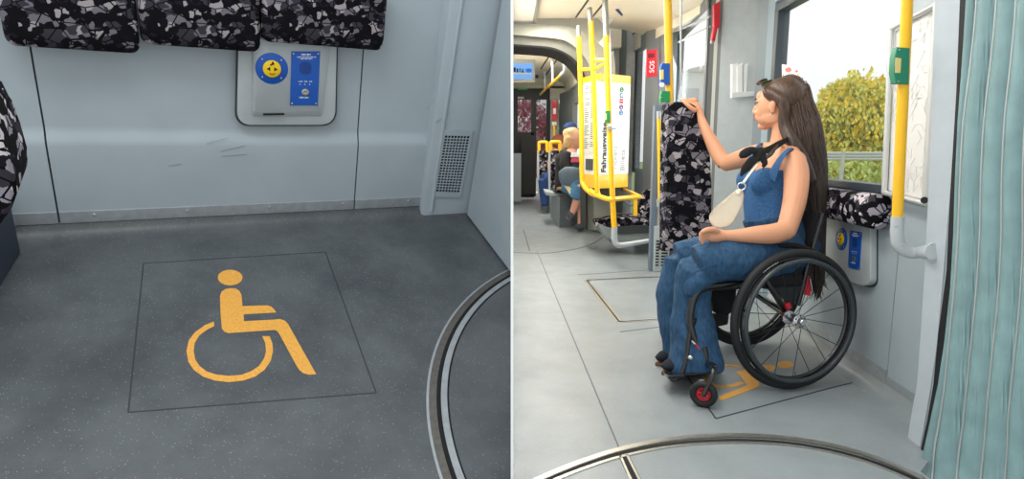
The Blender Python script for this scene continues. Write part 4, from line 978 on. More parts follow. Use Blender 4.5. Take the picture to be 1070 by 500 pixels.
# ------------------------------------------------------------------ seats of the next module
def seat_unit(name, px0, px1, ytop, ybot, Y, label, boxpx=None):
    t = thing(name, H((px0+px1)/2, ybot, Y), label, 'seat')
    b = B(); prism(b, [H(px0+1, ytop, Y), H(px1-2, ytop, Y), H(px1, ytop+20, Y), H(px1+1.5, ybot-3, Y), H(px1-1, ybot, Y), H(px0+1, ybot-4, Y)], V(0, .09, 0), .015); mk('backrest', b, M_FAB2, t)
    b = B(); tube(b, [H(px0, ytop, Y+.05), H(px0, ybot-6, Y+.05), H(px0+2, ybot, Y+.05)], .02, 8); mk('frame', b, M_CAST, t)
    b = B(); tube(b, [H(px0+1, ytop+2, Y+.04), H(px0+.8, ytop-7, Y+.04), H(px0+2, ytop-8.5, Y+.04), H(px1-2, ytop-8.5, Y+.04), H(px1-1, ytop-7, Y+.04), H(px1-1, ytop+2, Y+.04)], .026, 10, 3); mk('handle', b, M_YEL, t)
    return t
s_a = seat_unit('tram_seat', 574.5, 586, 157, 203, 8.6, 'dark patterned tram seat with yellow handle that the blonde woman sits on')
b = B(); prism(b, [H(x, y, 8.1) for x, y in ((570, 200), (592, 203), (593, 206), (571, 204))], V(0, .6, 0), .01); mk('shelf', b, M_CAST, s_a)
gp = [G(575.5, 227), G(584.5, 237.5), G(612, 235.5), G(612, 229)]
b = B(); zt_ = H(585, 206, G(584.5, 237.5).y).z
prism(b, gp, V(0, 0, zt_), .01); mk('base_box', b, mat('seat_base_grey', (112, 122, 126), .45), s_a)
b = B(); abox(b, (.56, 8.0, .44), (.90, 8.75, .50), .02); mk('seat', b, M_FAB2, s_a)
s_b = seat_unit('tram_seat', 562.5, 572.5, 157, 205, 9.8, 'dark patterned tram seat with yellow handle, further back beside blue jeans')
b = B(); prism(b, [G(565, 219), G(571.5, 222), G(574, 222), G(574, 217)], V(0, 0, .45), .005); mk('base_box', b, mat('seat_base_grey', (112, 122, 126), .45), s_b)

# ------------------------------------------------------------------ the view outside
b = B(); abox(b, (2.75, -3, -1.0), (60, 90, -.9)); gd = struct('ground', b, mat('grass_ground', (120, 140, 70), .9, var=.25, vs_=3))
def crown(bm, c, rx, ry, rz, n, s):
    for _ in range(n):
        u = random.uniform(-1, 1); th = random.uniform(0, 2*math.pi); r = random.uniform(.55, 1)**.6*(1+.25*noise.noise(V(u*3, th*2, c.x)))
        q = math.sqrt(1-u*u); p = c+V(rx*q*math.cos(th)*r, ry*q*math.sin(th)*r, rz*u*r)
        n1 = V(random.gauss(0, 1), random.gauss(0, 1), random.gauss(0, 1)).normalized(); a, d = frame_of(n1); k = s*random.uniform(.6, 1.4)
        vv = [bm.verts.new(p+a*k), bm.verts.new(p+d*k*.55), bm.verts.new(p-a*k), bm.verts.new(p-d*k*.55)]; bm.faces.new(vv)
def tree(c, rad, label, cols, n, s, trunk_z=-.95, blossoms=None, extra=()):
    t = thing('tree', V(c.x, c.y, trunk_z), label, 'tree')
    b = B(); tube(b, [V(c.x, c.y, trunk_z), V(c.x+.05, c.y, (trunk_z+c.z)/2), c], [.16, .12, .06], 10); mk('trunk', b, mat('bark', (96, 80, 62), .9, var=.2), t)
    b = B()
    for (dx, dz, f_) in ((0, 0, 1),)+tuple(extra): crown(b, c+V(dx, 0, dz), rad[0]*f_, rad[1]*f_, rad[2]*f_, int(n*f_), s)
    mk('foliage', b, cols, t, False, kind='stuff')
    if blossoms:
        b = B()
        for (dx, dz, f_) in ((0, 0, 1),)+tuple(extra): crown(b, c+V(dx, 0, dz), rad[0]*f_*1.04, rad[1]*f_*1.04, rad[2]*f_*1.04, int(n*f_*.28), s*1.1)
        mk('blossoms', b, blossoms, t, False, kind='stuff')
M_LEAF = mat('leaf_yellow_green', (246, 246, 120), .6, var=.35, vs_=5); M_BLO = mat('orange_blossom', (255, 216, 60), .6, var=.15)
random.seed(21)
tree(H(893, 140, 11.5), (.82, .7, 1.02), 'yellow-green tree with orange blossoms outside the side window', M_LEAF, 13000, .048, blossoms=M_BLO, extra=((-.55, -.55, .62), (.55, -.1, .7), (.2, -.6, .8)))
b = B()
for k in range(3):
    z = H(890, 160+k*3, 8.6).z; tube(b, [V(3.2, 8.6, z), V(7.5, 8.6, z)], .022, 8)
for x in (3.5, 4.6, 5.7, 6.8): tube(b, [V(x, 8.6, -.95), V(x, 8.6, H(890, 158, 8.6).z)], .03, 8)
mk('guard_rail', b, mat('rail_grey', (196, 200, 190), .5), None, label='pale metal guard rail in front of the blossoming tree outside', cat='fence')
random.seed(22)
b = B()
for k in range(14): crown(b, V(2.9+k*.42, 9.6, H(890, 186, 9.6).z-.25), .35, .3, .55, 700, .05)
mk('hedge', b, mat('hedge_green', (206, 218, 130), .7, var=.3, vs_=6), None, False, label='light green hedge outside below the guard rail', cat='hedge')
# pale building seen through the door
bu = thing('building', V(5.2, 21, -.95), 'hazy pale grey building outside the door window', 'building')
b = B(); abox(b, (5.3, 20, -.95), (8.5, 24, 3.4)); mk('wall', b, mat('facade', (196, 200, 202), .8, var=.05), bu, False)
for i in range(4):
    for j in range(2): b = B(); abox(b, (5.55+i*.75, 19.96, .9+j*1.2), (5.95+i*.75, 20.02, 1.7+j*1.2)); mk('window', b, mat('facade_window', (150, 158, 164), .4), bu, False)
b = B(); prism(b, [V(5.2, 19.9, 3.4), V(8.6, 19.9, 3.4), V(6.9, 19.9, 3.8)], V(0, 4.2, 0)); mk('roof', b, mat('facade_roof', (170, 168, 166), .8), bu, False)
b = B(); abox(b, (2.6, 8.0, -.95), (2.9, 8.3, .85), .02); mk('orange_cabinet', b, mat('orange_paint', (236, 150, 104), .6), None, label='orange cabinet outside seen low through the door glass', cat='cabinet')
b = B(); abox(b, (3.12, 10.6, -.95), (3.5, 10.9, 1.15), .02); mk('cream_cabinet', b, mat('cream_paint', (236, 214, 170), .6), None, label='cream cabinet outside behind the orange one', cat='cabinet')
random.seed(23)
tree(V(.35, 15.5, 1.2), (.7, .6, 1.1), 'pink blossoming tree beyond the far cab windows', mat('leaf_pink', (196, 120, 134), .7, var=.3, vs_=5), 2500, .06)
tree(V(1.1, 16, 1.0), (.5, .5, 1.1), 'green tree beyond the far cab windows', mat('leaf_mid', (120, 150, 60), .7, var=.3, vs_=5), 2000, .06)

# ================================================================== WHEELCHAIR
hd = math.radians(11)
HF = V(-math.cos(hd), -math.sin(hd), 0); HS = V(math.sin(hd), -math.cos(hd), 0)   # forward, near side
ct = G(825.5, 404.8); RW = .298
wc_near = V(ct.x, ct.y, RW)
ct2 = G(779, 361.5); wc_far = V(ct2.x, ct2.y, RW)
AX = (wc_near-wc_far).normalized()
wch = thing('wheelchair', (ct+ct2)/2, 'black active wheelchair with spoked wheels and red details, the woman sits in it', 'wheelchair')
M_TIRE = mat('tyre_rubber', (24, 26, 28), .65, var=.1); M_RIM = mat('rim_black', (12, 13, 15), .25, coat=.6); M_RIMG = mat('push_rim', (50, 58, 62), .4, coat=.2)
M_FRM = mat('frame_black', (14, 15, 17), .25, coat=.5); M_HUB = mat('hub_silver', (200, 202, 204), .2, .9); M_UPH = mat('black_upholstery', (16, 18, 22), .85)
def wheel(c, ns, camber, near):
    ax = (ns+V(0, 0, camber)).normalized()
    b = B(); torus(b, c, ax, RW-.040, .011, 72, 12, 1.5); rm = mk('rear_wheel', b, M_RIM, wch)
    b = B(); torus(b, c, ax, RW-.018, .018, 72, 14); mk('tyre', b, M_TIRE, rm)
    b = B(); torus(b, c+ax*.036, ax, .252, .0095, 72, 12); mk('push_rim', b, M_RIMG, rm)
    a, d = frame_of(ax)
    b = B()
    for k in range(6):
        an = k*math.pi/3+.3; e = a*math.cos(an)+d*math.sin(an); tube(b, [c+e*(RW-.04), c+e*.252+ax*.03], .004, 6)
    mk('push_rim_tab', b, M_FRM, rm)
    b = B(); lathe(b, c-ax*.045, ax, [(.013, 0), (.03, .004), (.03, .010), (.014, .016), (.013, .06), (.030, .066), (.031, .076), (.018, .082), (.016, .10), (.012, .104)], 24); mk('hub', b, M_HUB, rm)
    for k in range(6):
        an = k*math.pi/3; b = B(); sph(b, c+ax*.033+(a*math.cos(an)+d*math.sin(an))*.023, .0045, 8); mk('hub_bolt', b, M_BLACK, rm)
    for k in range(18):
        an = k*2*math.pi/18; sgn = 1 if k % 2 else -1; e = a*math.cos(an)+d*math.sin(an); e2 = a*math.cos(an+sgn*.5)+d*math.sin(an+sgn*.5)
        b = B(); tube(b, [c+ax*(.026 if k % 2 else -.036)+e2*.026, c+e*(RW-.042)], .0016, 6); mk('spoke', b, M_RIM, rm)
    if near:
        b = B(); an = 0
        for (a0, n_, s_) in ((math.radians(128), 9, 1), (math.radians(40), 14, .6), (math.radians(195), 10, .6), (math.radians(225), 8, .5)):
            for i in range(n_):
                an = a0-i*.034*s_; e = RT*-1
                up_ = V(0, 0, 1); r_ = (HF*-1); r_ = (r_-ax*r_.dot(ax)).normalized(); u_ = ax.cross(r_); u_ = u_ if u_.z > 0 else -u_
                dr = r_*math.cos(an)+u_*math.sin(an); tg = u_*math.cos(an)-r_*math.sin(an)
                box(b, c+dr*(RW-.030)+ax*.0125, dr*.0045*s_*(.8+.2*(i % 2)), tg*.0022*s_, ax*.0008)
        mk('lettering', b, M_WHITE, rm, False)
        b = B(); dr = (ax.cross(V(0, 0, 1)).normalized()*-.35-V(0, 0, .93)); tube(b, [c+V(.02, 0, -(RW-.042)), c+V(.017, 0, -(RW-.07))], .003, 6); mk('valve', b, M_HUB, rm)
wheel(wc_near, (HS*.99+V(.03, 0, 0)).normalized(), .04, True)
wheel(wc_far, (-HS).normalized(), .04, False)
b = B(); tube(b, [wc_near, wc_far], .016, 14); mk('axle_tube', b, M_FRM, wch)
b = B(); tube(b, [wc_near-AX*.07, wc_near-AX*.095], .021, 14); tube(b, [W(822, 316, 2.62), W(824, 322, 2.62)], .016, 12); mk('red_collar', b, M_RED, wch)
# side frames: seat tube, front bend, down to the foot rest and the castor
def FR(x, y, d): return W(x, y, d)
for (dd_, nm) in ((0, 'near'), (.40, 'far')):
    sh = (wc_far-wc_near).normalized()*dd_
    P = [FR(800, 292, 2.60), FR(775, 296, 2.57), FR(752, 298.5, 2.55), FR(738, 300, 2.54), FR(728, 306, 2.53), FR(723, 318, 2.53), FR(721, 335, 2.53), FR(724, 350, 2.53), FR(731, 366, 2.53), FR(735, 376, 2.53)]
    b = B(); tube(b, [p+sh for p in P], .0155, 14, 4); mk('side_frame', b, M_FRM, wch)
    b = B(); tube(b, [FR(800, 292, 2.60)+sh, FR(812, 310, 2.60)+sh, (wc_near if dd_ == 0 else wc_far)-AX*(.09 if dd_ == 0 else -.09)], .014, 12); mk('axle_bracket', b, M_FRM, wch)
    if dd_: pass
    else: b = B(); tube(b, [FR(724, 334, 2.53)+sh, FR(720, 352, 2.53)+sh, FR(717, 375, 2.53)+sh, FR(712, 391, 2.53)+sh, FR(704, 396, 2.53)+sh, FR(698, 391, 2.54)+sh], .011, 12, 4); mk('foot_rest_tube', b, M_FRM, wch)
    if True:
        # castor fork and wheel
        cc = G(734.5, 425)+sh; rc = .054; cc = V(cc.x, cc.y, rc); axc = (HS*.80+HF*.62).normalized()
        b = B(); torus(b, cc, axc, rc-.014, .014, 40, 12); cw = mk('castor_wheel', b, M_TIRE, wch)
        b = B(); torus(b, cc, axc, rc-.030, .006, 32, 8); a, d = frame_of(axc)
        for k in range(5): an = k*2*math.pi/5; tube(b, [cc, cc+(a*math.cos(an)+d*math.sin(an))*(rc-.028)], .006, 8)
        lathe(b, cc-axc*.014, axc, [(.012, 0), (.012, .028)], 14); mk('castor_spokes', b, M_RED, cw)
        top = FR(739, 378, 2.52)+sh
        b = B(); k_ = cc+V(.045, .02, .075)
        for s_ in (-1, 1): tube(b, [top+V(0, 0, -.01), k_+axc*.018*s_+V(0, 0, .02), cc+axc*.019*s_+V(.01, 0, .02), cc+axc*.019*s_], [.014, .010, .009, .010], 10, 4)
        mk('castor_fork', b, M_FRM, cw)
        b = B(); tube(b, [FR(735, 362, 2.52)+sh, FR(739, 384, 2.52)+sh], [.016, .018], 14); mk('castor_housing', b, M_FRM, wch)
b = B()
for (x0, y0, x1, y1, m_) in ((725, 357, 736, 371, 0),): tube(b, [FR(x0, y0, 2.513), FR(x1, y1, 2.513)], .0035, 8)
mk('red_stripe', b, M_RED, wch)
b = B(); sph(b, FR(721.5, 373.5, 2.512), .012); mk('silver_bolt', b, M_HUB, wch); b = B(); tube(b, [FR(722.5, 355.5, 2.512), FR(726, 359, 2.512)], .005, 8); mk('silver_bolt', b, M_HUB, wch); b = B(); sph(b, FR(733, 397, 2.52), .013); mk('silver_bolt', b, M_HUB, wch)
# foot plate, calf strap, seat, back, guards
b = B(); prism(b, [FR(693, 388, 2.56), FR(698, 392, 2.50), FR(740, 390, 2.48), FR(752, 384, 2.53), FR(748, 376, 2.95), FR(705, 378, 2.98)], V(0, 0, -.012), .004); mk('foot_plate', b, M_FRM, wch)
b = B(); tube(b, [FR(722, 340, 2.53), FR(742, 335, 2.60), FR(760, 332, 2.8), FR(752, 330, 2.93)], [.03]*4, 12, 4, V(0, 0, 1), [.006]*4); mk('calf_strap', b, M_UPH, wch)
sc_ = (wc_near+wc_far)/2
def SC(f_, s_, z): return V(sc_.x, sc_.y, 0)+HF*f_+HS*s_+V(0, 0, z)
b = B(); box(b, SC(.19, 0, .445), HF*.22, HS*.19, V(0, 0, .03), .02); mk('seat_cushion', b, M_UPH, wch)
b = B(); prism(b, [FR(748, 291, 2.56), FR(758, 281, 2.56), FR(778, 276, 2.58), FR(778, 294, 2.58), FR(752, 297, 2.56)], -HS*.05, .006); mk('seat_pocket', b, M_UPH, wch)
b = B(); prism(b, [FR(752, 291, 2.548), FR(760, 286.5, 2.55), FR(761, 290, 2.55), FR(753, 293.5, 2.548)], HS*.001); mk('pocket_label', b, mat('label_grey', (190, 190, 180), .6), wch, False)
b = B(); prism(b, [FR(741, 303, 2.72), FR(770, 300, 2.75), FR(768, 324, 2.75), FR(757, 332, 2.75), FR(746, 326, 2.72)], V(0, .12, 0), .01); mk('underseat_bag', b, M_UPH, wch)
b = B(); P = [SC(-.04, 0, .42), SC(-.07, 0, .55), SC(-.10, 0, .66), SC(-.11, 0, .73)]
loft(b, P, [.02]*4, [.17, .17, .165, .15], HF, 24, True, 3.5); mk('backrest', b, M_UPH, wch)
for s_ in (-.17, .17):
    b = B(); tube(b, [SC(-.02, s_, .33), SC(-.05, s_, .48), SC(-.11, s_, .73)], .012, 10); mk('backrest_tube', b, M_FRM, wch)
gpts = [FR(765, 290, 2.62), FR(776, 278, 2.62), FR(795, 267, 2.62), FR(818, 261, 2.63), FR(838, 262, 2.64), FR(838, 300, 2.64), FR(831, 316, 2.63), FR(826, 322, 2.62), FR(812, 304, 2.62), FR(790, 300, 2.62)]
for sh, nm in ((V(0, 0, 0), 1), (HS*-.36, 2)):
    b = B(); prism(b, [p+sh for p in gpts], -HS*.006, .001); mk('side_guard', b, mat('guard_black', (20, 24, 28), .45), wch)
b = B(); tube(b, [FR(780, 275, 2.60), FR(800, 262, 2.60), FR(825, 256, 2.61), FR(848, 262, 2.63), FR(862, 272, 2.65)], .012, 12, 5); mk('guard_rim', b, M_UPH, wch)
b = B(); prism(b, [FR(841, 286, 2.66), FR(846, 288, 2.66), FR(849, 300, 2.66), FR(847, 309, 2.66), FR(837, 307, 2.66), FR(838, 296, 2.66)], -HS*.03, .006); mk('red_pouch', b, M_RED, wch)
b = B(); tube(b, [FR(846.5, 291, 2.655), FR(848.5, 303, 2.655)], .003, 6); tube(b, [FR(843, 284, 2.655), FR(846, 281, 2.655)], .005, 6); mk('pouch_clip', b, M_HUB, wch)

# ================================================================== PEOPLE
M_SKIN = mat('skin', (220, 158, 122), .5, var=.04, vs_=8); M_SKIN2 = mat('skin_pale', (216, 160, 134), .5, var=.04, vs_=8)
def limb(bm, pts, r, k=5, seg=16): tube(bm, pts, r, seg, k)
va = math.atan2(812-535, F)     # azimuth of the line of sight to the woman
VP_ = V(math.cos(va), -math.sin(va), 0); VD = V(math.sin(va), math.cos(va), 0)    # across and along that line
def head(bm, ear, f, s, u, k=1.0, nose=1.0):
    """ear = centre of the near ear; f forward, s near side, u up. returns head centre"""
    c = ear-s*.074*k+u*.012*k+f*.004
    def E(a, b_, c_, rf, rs, ru): ell(bm, c+(f*a+s*b_+u*c_)*k, f*rf*k, s*rs*k, u*ru*k, 20, 14)
    E(-.015, 0, .035, .096, .074, .088); E(.018, 0, .005, .078, .068, .085); E(.030, 0, -.045, .062, .054, .05)
    E(.058, 0, -.088, .030, .028, .020); E(.066, 0, -.03, .032, .036, .048); E(.070, 0, .048, .024, .045, .036)
    for q in (-1, 1):
        E(.050, .034*q, -.022, .034, .022, .034); E(.072, .030*q, .028, .018, .026, .010); E(.010, .046*q, -.050, .045, .016, .034)
    tube(bm, [c+(f*.088+u*.028)*k, c+(f*.101+u*.002)*k, c+(f*.108*nose-u*.018)*k, c+(f*.096-u*.028)*k], [.008*k, .009*k, .0105*k, .009*k], 12, 4)
    for q in (-1, 1): E(.098, .010*q, -.022, .009, .007, .006)
    E(.094, 0, -.045, .011, .020, .0055); E(.091, 0, -.057, .012, .018, .0062); E(.040, .030, -.045, .045, .022, .040); E(.082, 0, -.045, .018, .026, .018)
    for q in (-1, 1):
        for (a0, r0, r1) in (((0, .0), .018, .030),): E(-.006, .072*q, -.008, .016, .007, .029); E(-.010, .078*q, .004, .014, .006, .02)
    return c
# ---- seated woman: body
FT = (HF*.93+(-VD)*.38).normalized()                 # chest heading
nb = B()
sN, sF = W(832, 169, 2.68), W(790, 160, 2.98)
TA = (sN-sF).normalized(); TAh = V(TA.x, TA.y, 0).normalized()
tc_ = [W(826, 262, 2.83), W(812, 240, 2.83), W(803, 222, 2.83), W(803, 205, 2.83), W(808, 188, 2.83), W(812, 172, 2.83), W(814, 162, 2.84), W(815, 154, 2.85)]
loft(nb, tc_, [.135, .135, .120, .126, .142, .152, .12, .05], [.085, .09, .083, .09, .098, .082, .06, .045], TAh, 28)
ear = W(806.5, 113, 2.80)
th = math.radians(20)
hf = (-VP_*math.cos(th)+VD*math.sin(th)-V(0, 0, .03)).normalized(); hs = (-VD*math.cos(th)-VP_*math.sin(th)).normalized(); hu = hf.cross(hs); hu = hu if hu.z > 0 else -hu
HK = .98
hc = head(nb, ear, hf, hs, hu, HK)
limb(nb, [W(817, 160, 2.86), hc-hu*.10-hf*.03, hc-hu*.04-hf*.025], [.060, .048, .05])
limb(nb, [W(815, 156, 2.84), W(824, 160, 2.76), sN], [.035, .036, .046]); limb(nb, [W(812, 156, 2.88), W(800, 156, 2.93), sF], [.035, .034, .042])
# near arm resting on the thigh
limb(nb, [W(828, 162, 2.70), W(832, 178, 2.67), W(831, 205, 2.63), W(825, 230, 2.59), W(820, 243, 2.58)], [.040, .052, .049, .043, .042])
limb(nb, [W(822, 240, 2.585), W(808, 244, 2.56), W(790, 245, 2.55), W(770, 246, 2.55), W(755, 246, 2.55)], [.042, .043, .037, .027, .022])
# near hand: loosely closed on the thigh
limb(nb, [W(757, 246, 2.55), W(750, 246, 2.55), W(741, 246, 2.55)], [.023, .029, .030], 4)
for i, (dx, dy, L_) in enumerate(((0, -2.6, 1), (.2, -.4, 1.08), (0, 1.8, 1.0), (1.2, 4, .85))):
    p = W(741+dx, 245+dy, 2.53+i*.004); limb(nb, [p, W(735.5+dx, 244.5+dy, 2.52+i*.004), W(732+dx, 247.5+dy, 2.515+i*.004), W(734+dx, 250.5+dy*.9, 2.52+i*.004)], [.0105, .0100, .0092, .0078], 4, 10)
limb(nb, [W(750, 242, 2.53), W(744, 239.5, 2.51), W(737, 240.5, 2.505), W(733, 243, 2.505)], [.014, .0125, .011, .009], 4, 10)
# far arm raised, hand on the board
limb(nb, [W(793, 160, 2.97), W(782, 163, 3.03), W(768, 168, 3.12), W(757.5, 171, 3.19)], [.046, .047, .044, .040])
limb(nb, [W(757.5, 171, 3.19), W(750, 160, 3.22), W(742, 145, 3.24), W(734.5, 129, 3.26), W(731.5, 121, 3.27)], [.040, .040, .032, .024, .021])
limb(nb, [W(732, 122, 3.27), W(728.5, 115, 3.28), W(725, 109, 3.285)], [.022, .028, .029], 4)
for i, (kx, ky, mx, my, tx, ty) in enumerate(((727, 104.5, 720.5, 104.5, 716.5, 107), (724.5, 106, 717.5, 104.5, 713, 106.5), (722.5, 109, 716, 105.2, 711.5, 103.6), (722.5, 112, 717, 108.5, 712.5, 104.5))):
    dz = 3.335-.016*i
    limb(nb, [W(727.5-.5*i, 110+i*.7, dz), W(kx, ky, dz-.02), W(mx, my, dz-.015), W(tx, ty, dz)], [.0115, .0112, .0098, .0080], 4, 10)
limb(nb, [W(727, 116, 3.255), W(722, 112.5, 3.245), W(716.5, 108, 3.25), W(712.5, 104.8, 3.27)], [.014, .0125, .011, .009], 4, 10)
wm = thing('person', V(sc_.x, sc_.y, .47), 'person with very long brown hair in denim top and jeans seated in the wheelchair', 'person')
wb_ = blob(nb, .0034, 6)
body = mk('body', wb_, M_SKIN, wm, ang=180)
# facial details
b = B()
for q in (1, -1): sph(b, hc+(hf*.0775+hs*.031*q+hu*.016)*HK, .0105)
mk('eyes', b, M_WHITE, wm)
b = B()
for q in (1, -1): sph(b, hc+(hf*.0885+hs*.032*q+hu*.016)*HK, .0050)
for q in (1, -1): limb(b, [hc+(hf*.091+hs*.018*q+hu*.019)*HK, hc+(hf*.090+hs*.032*q+hu*.0225)*HK, hc+(hf*.079+hs*.045*q+hu*.018)*HK], [.0018, .0025, .002], 3, 6)
mk('eyelashes', b, M_BLACK, wm)
b = B()
for q in (1, -1): limb(b, [hc+(hf*.094+hs*.015*q+hu*.034)*HK, hc+(hf*.091+hs*.032*q+hu*.040)*HK, hc+(hf*.076+hs*.050*q+hu*.035)*HK], [.003, .0034, .002], 3, 8)
mk('eyebrows', b, mat('brow_brown', (52, 36, 28), .8), wm)
b = B(); ell(b, hc+(hf*.1005-hu*.046)*HK, hf*.006, hs*.018, hu*.0042, 16, 8); ell(b, hc+(hf*.0985-hu*.0565)*HK, hf*.006, hs*.016, hu*.0048, 16, 8); mk('lips', b, mat('lips', (196, 104, 98), .45), wm)
b = B(); sph(b, ear-hu*.028+hs*.006, .0035, 8); mk('earring', b, M_HUB, wm)
# denim top
M_DEN = streak_mat('denim_top', [(32, 74, 120), (58, 108, 158)], .85, 160, 160); M_JEAN = streak_mat('denim_jeans', [(28, 62, 94), (48, 88, 122)], .85, 90, 30)
nb = B(); ex = .008
t2 = [W(804, 230, 2.83), W(802, 220, 2.83), W(802, 205, 2.83), W(806, 190, 2.83), W(807, 181, 2.83)]
loft(nb, t2, [x+ex for x in (.128, .120, .122, .134, .136)], [x+ex for x in (.090, .084, .09, .102, .096)], TAh, 28)
fx = TAh.cross(V(0, 0, 1)); fx = fx if fx.dot(HF) > 0 else -fx
for q in (-1, 1):
    c_ = W(806, 189, 2.83)+fx*.066+TAh*.058*q; ell(nb, c_, fx*.070, TAh*.064, V(0, 0, .066), 18, 12)
top = mk('denim_top', blob(nb, .005, 9), M_DEN, wm, ang=180)
b = B()
tube(b, [W(806, 186, 2.70), W(812, 172, 2.665), W(819, 161, 2.66), W(826, 155.5, 2.70), W(829, 158, 2.76)], [.034, .024, .016, .013, .012], 12, 5, TAh, [.006]*5)
tube(b, [W(779, 182, 2.85), W(784, 166, 2.85), W(789, 156, 2.87), W(795, 150.5, 2.92), W(799, 152, 2.98)], [.026, .018, .012, .010, .010], 12, 5, TAh, [.006]*5)
mk('shoulder_straps', b, M_DEN, wm)
# jeans
def jeans():
    nb = B()
    loft(nb, [W(830, 268, 2.84), W(822, 256, 2.84), W(813, 243, 2.835), W(804, 231, 2.83), W(803, 226, 2.83)], [.16, .165, .152, .143, .140], [.12, .125, .116, .108, .105], TAh, 28)
    # near leg
    limb(nb, [W(828, 266, 2.72), W(800, 268, 2.67), W(770, 270, 2.61), W(742, 273, 2.57), W(727, 276, 2.565)], [.098, .102, .098, .090, .078])
    limb(nb, [W(728, 276, 2.57), W(724, 290, 2.60), W(722, 315, 2.62), W(723, 345, 2.62), W(725, 372, 2.61), W(726, 386, 2.61)], [.076, .080, .082, .094, .112, .118])
    tube(nb, [W(742, 284, 2.58), W(728, 296, 2.54), W(720, 310, 2.53)], [.055, .045, .02], 14, 4)
    # far leg
    limb(nb, [W(812, 262, 2.98), W(780, 263, 2.93), W(745, 264, 2.89), W(718, 266, 2.87), W(706, 268, 2.87)], [.09, .092, .088, .078, .066])
    limb(nb, [W(707, 268, 2.87), W(704, 285, 2.88), W(701, 310, 2.88), W(702, 340, 2.88), W(706, 362, 2.88), W(707, 370, 2.88)], [.066, .066, .064, .066, .072, .073])
    return blob(nb, .0065, 3, .013, 6.5)
mk('jeans', jeans(), M_JEAN, wm, ang=180)
b = B(); sm_ = [W(712, 296, 2.485), W(722, 287, 2.478), W(736, 280, 2.472), W(752, 276, 2.49), W(770, 276, 2.51)]; tube(b, sm_, .0028, 6, 5); mk('outer_seam', b, mat('seam_light', (34, 66, 98), .9), wm)
# shoes
M_SHOE = mat('dark_blue_shoe', (14, 20, 32), .9, var=.1); M_SOLE = mat('brown_sole', (120, 84, 66), .7)
def shoe(toe, heel, w, nm):
    b = B(); d = (toe-heel); s = V(d.y, -d.x, 0).normalized()
    loft(b, [heel, heel.lerp(toe, .25)+V(0, 0, .014), heel.lerp(toe, .55)+V(0, 0, .016), heel.lerp(toe, .85)+V(0, 0, .004), toe], [.02, .034, .034, .026, .008], [w*.6, w*.9, w, w*.95, w*.4], V(0, 0, 1), 20)
    o = mk('shoe', blob(b, .005, 3), M_SHOE, wm)
    b = B(); d2 = d.normalized(); prism(b, [heel-d2*.01+s*w*.7, heel+d*.5+s*w*1.02, toe-d2*.03+s*w*.9, toe+d2*.004, toe-d2*.03-s*w*.9, heel+d*.5-s*w*1.02, heel-d2*.01-s*w*.7], V(0, 0, -.016), .004)
    for v in b.verts: v.co.z -= .02
    mk('sole', b, M_SOLE, o)
shoe(W(692, 383, 2.58), W(744, 380, 2.66), .042, 'near'); shoe(W(685.5, 374, 2.86), W(728, 371, 2.90), .04, 'far')
# scarf: black bow at the collar, band around the neck
M_SCF = mat('black_scarf', (14, 14, 17), .8)
b = B()
tube(b, [W(822, 146, 2.745), W(813, 151, 2.70), W(803, 157, 2.68), W(794, 160, 2.68)], [.012, .016, .018, .018], 12, 5, V(0, 0, 1), [.006]*4)
tube(b, [W(822, 146, 2.745), W(829, 142, 2.80), W(828, 141, 2.90)], [.012]*3, 12, 5, V(0, 0, 1), [.006]*3)
ell(b, W(793.5, 161, 2.665), V(.030, 0, 0), V(0, .018, 0), V(0, 0, .032))
tube(b, [W(793, 158, 2.66), W(785, 157, 2.65), W(777, 161, 2.66), W(773, 164, 2.665)], [.010, .017, .019, .008], 12, 5, V(0, 0, 1), [.008]*4)
tube(b, [W(792, 163, 2.66), W(785, 169, 2.66), W(778, 177, 2.665), W(774, 184, 2.67)], [.016, .020, .017, .004], 12, 5, V(1, 0, .6).normalized(), [.007]*4)
tube(b, [W(796, 163, 2.655), W(799, 170, 2.655), W(797, 174, 2.655)], [.014, .014, .006], 12, 5, V(1, 0, 0), [.007]*3)
mk('black_scarf', b, M_SCF, wm)
# hair
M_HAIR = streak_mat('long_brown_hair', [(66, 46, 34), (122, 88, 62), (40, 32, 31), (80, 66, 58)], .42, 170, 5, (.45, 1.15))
nb = B()
def HE(a, b_, c_, rf, rs, ru): ell(nb, hc+(hf*a+hs*b_+hu*c_)*HK, hf*rf*HK, hs*rs*HK, hu*ru*HK, 24, 16)
HE(-.026, 0, .046, .098, .080, .088)
hh_ = [hc+hu*.095-hf*.035, W(823.5, 97, 2.85), W(828, 111, 2.845), W(833, 128, 2.84), W(838.5, 147, 2.84), W(845, 166, 2.86), W(849.5, 185, 2.875), W(851.5, 205, 2.87), W(853, 230, 2.87), W(853, 255, 2.87), W(853, 275, 2.87), W(853, 294, 2.87), W(853.5, 307, 2.87)]
hrA = [.070, .088, .084, .090, .086, .072, .058, .047, .038, .035, .034, .03, .01]; hrB = [.07, .084, .085, .09, .10, .10, .09, .08, .07, .065, .06, .05, .02]
loft(nb, hh_, hrA, hrB, VP_, 24)
tube(nb, [hc+(hf*.052+hu*.090)*HK, hc+(hf*.030+hs*.062+hu*.070)*HK, hc+(-hf*.020+hs*.078+hu*.045)*HK, hc+(-hf*.058+hs*.074+hu*.0)*HK, W(820, 131, 2.79), W(829, 150, 2.76), W(839, 168, 2.775), W(847, 190, 2.80)], [.012, .018, .021, .024, .028, .032, .034, .03], 16, 5)
hb = blob(nb, .006, 3)
random.seed(31)
cc2 = crom(hh_, 4); ca2 = crom(hrA, 4); cb2 = crom(hrB, 4)
bst = B()
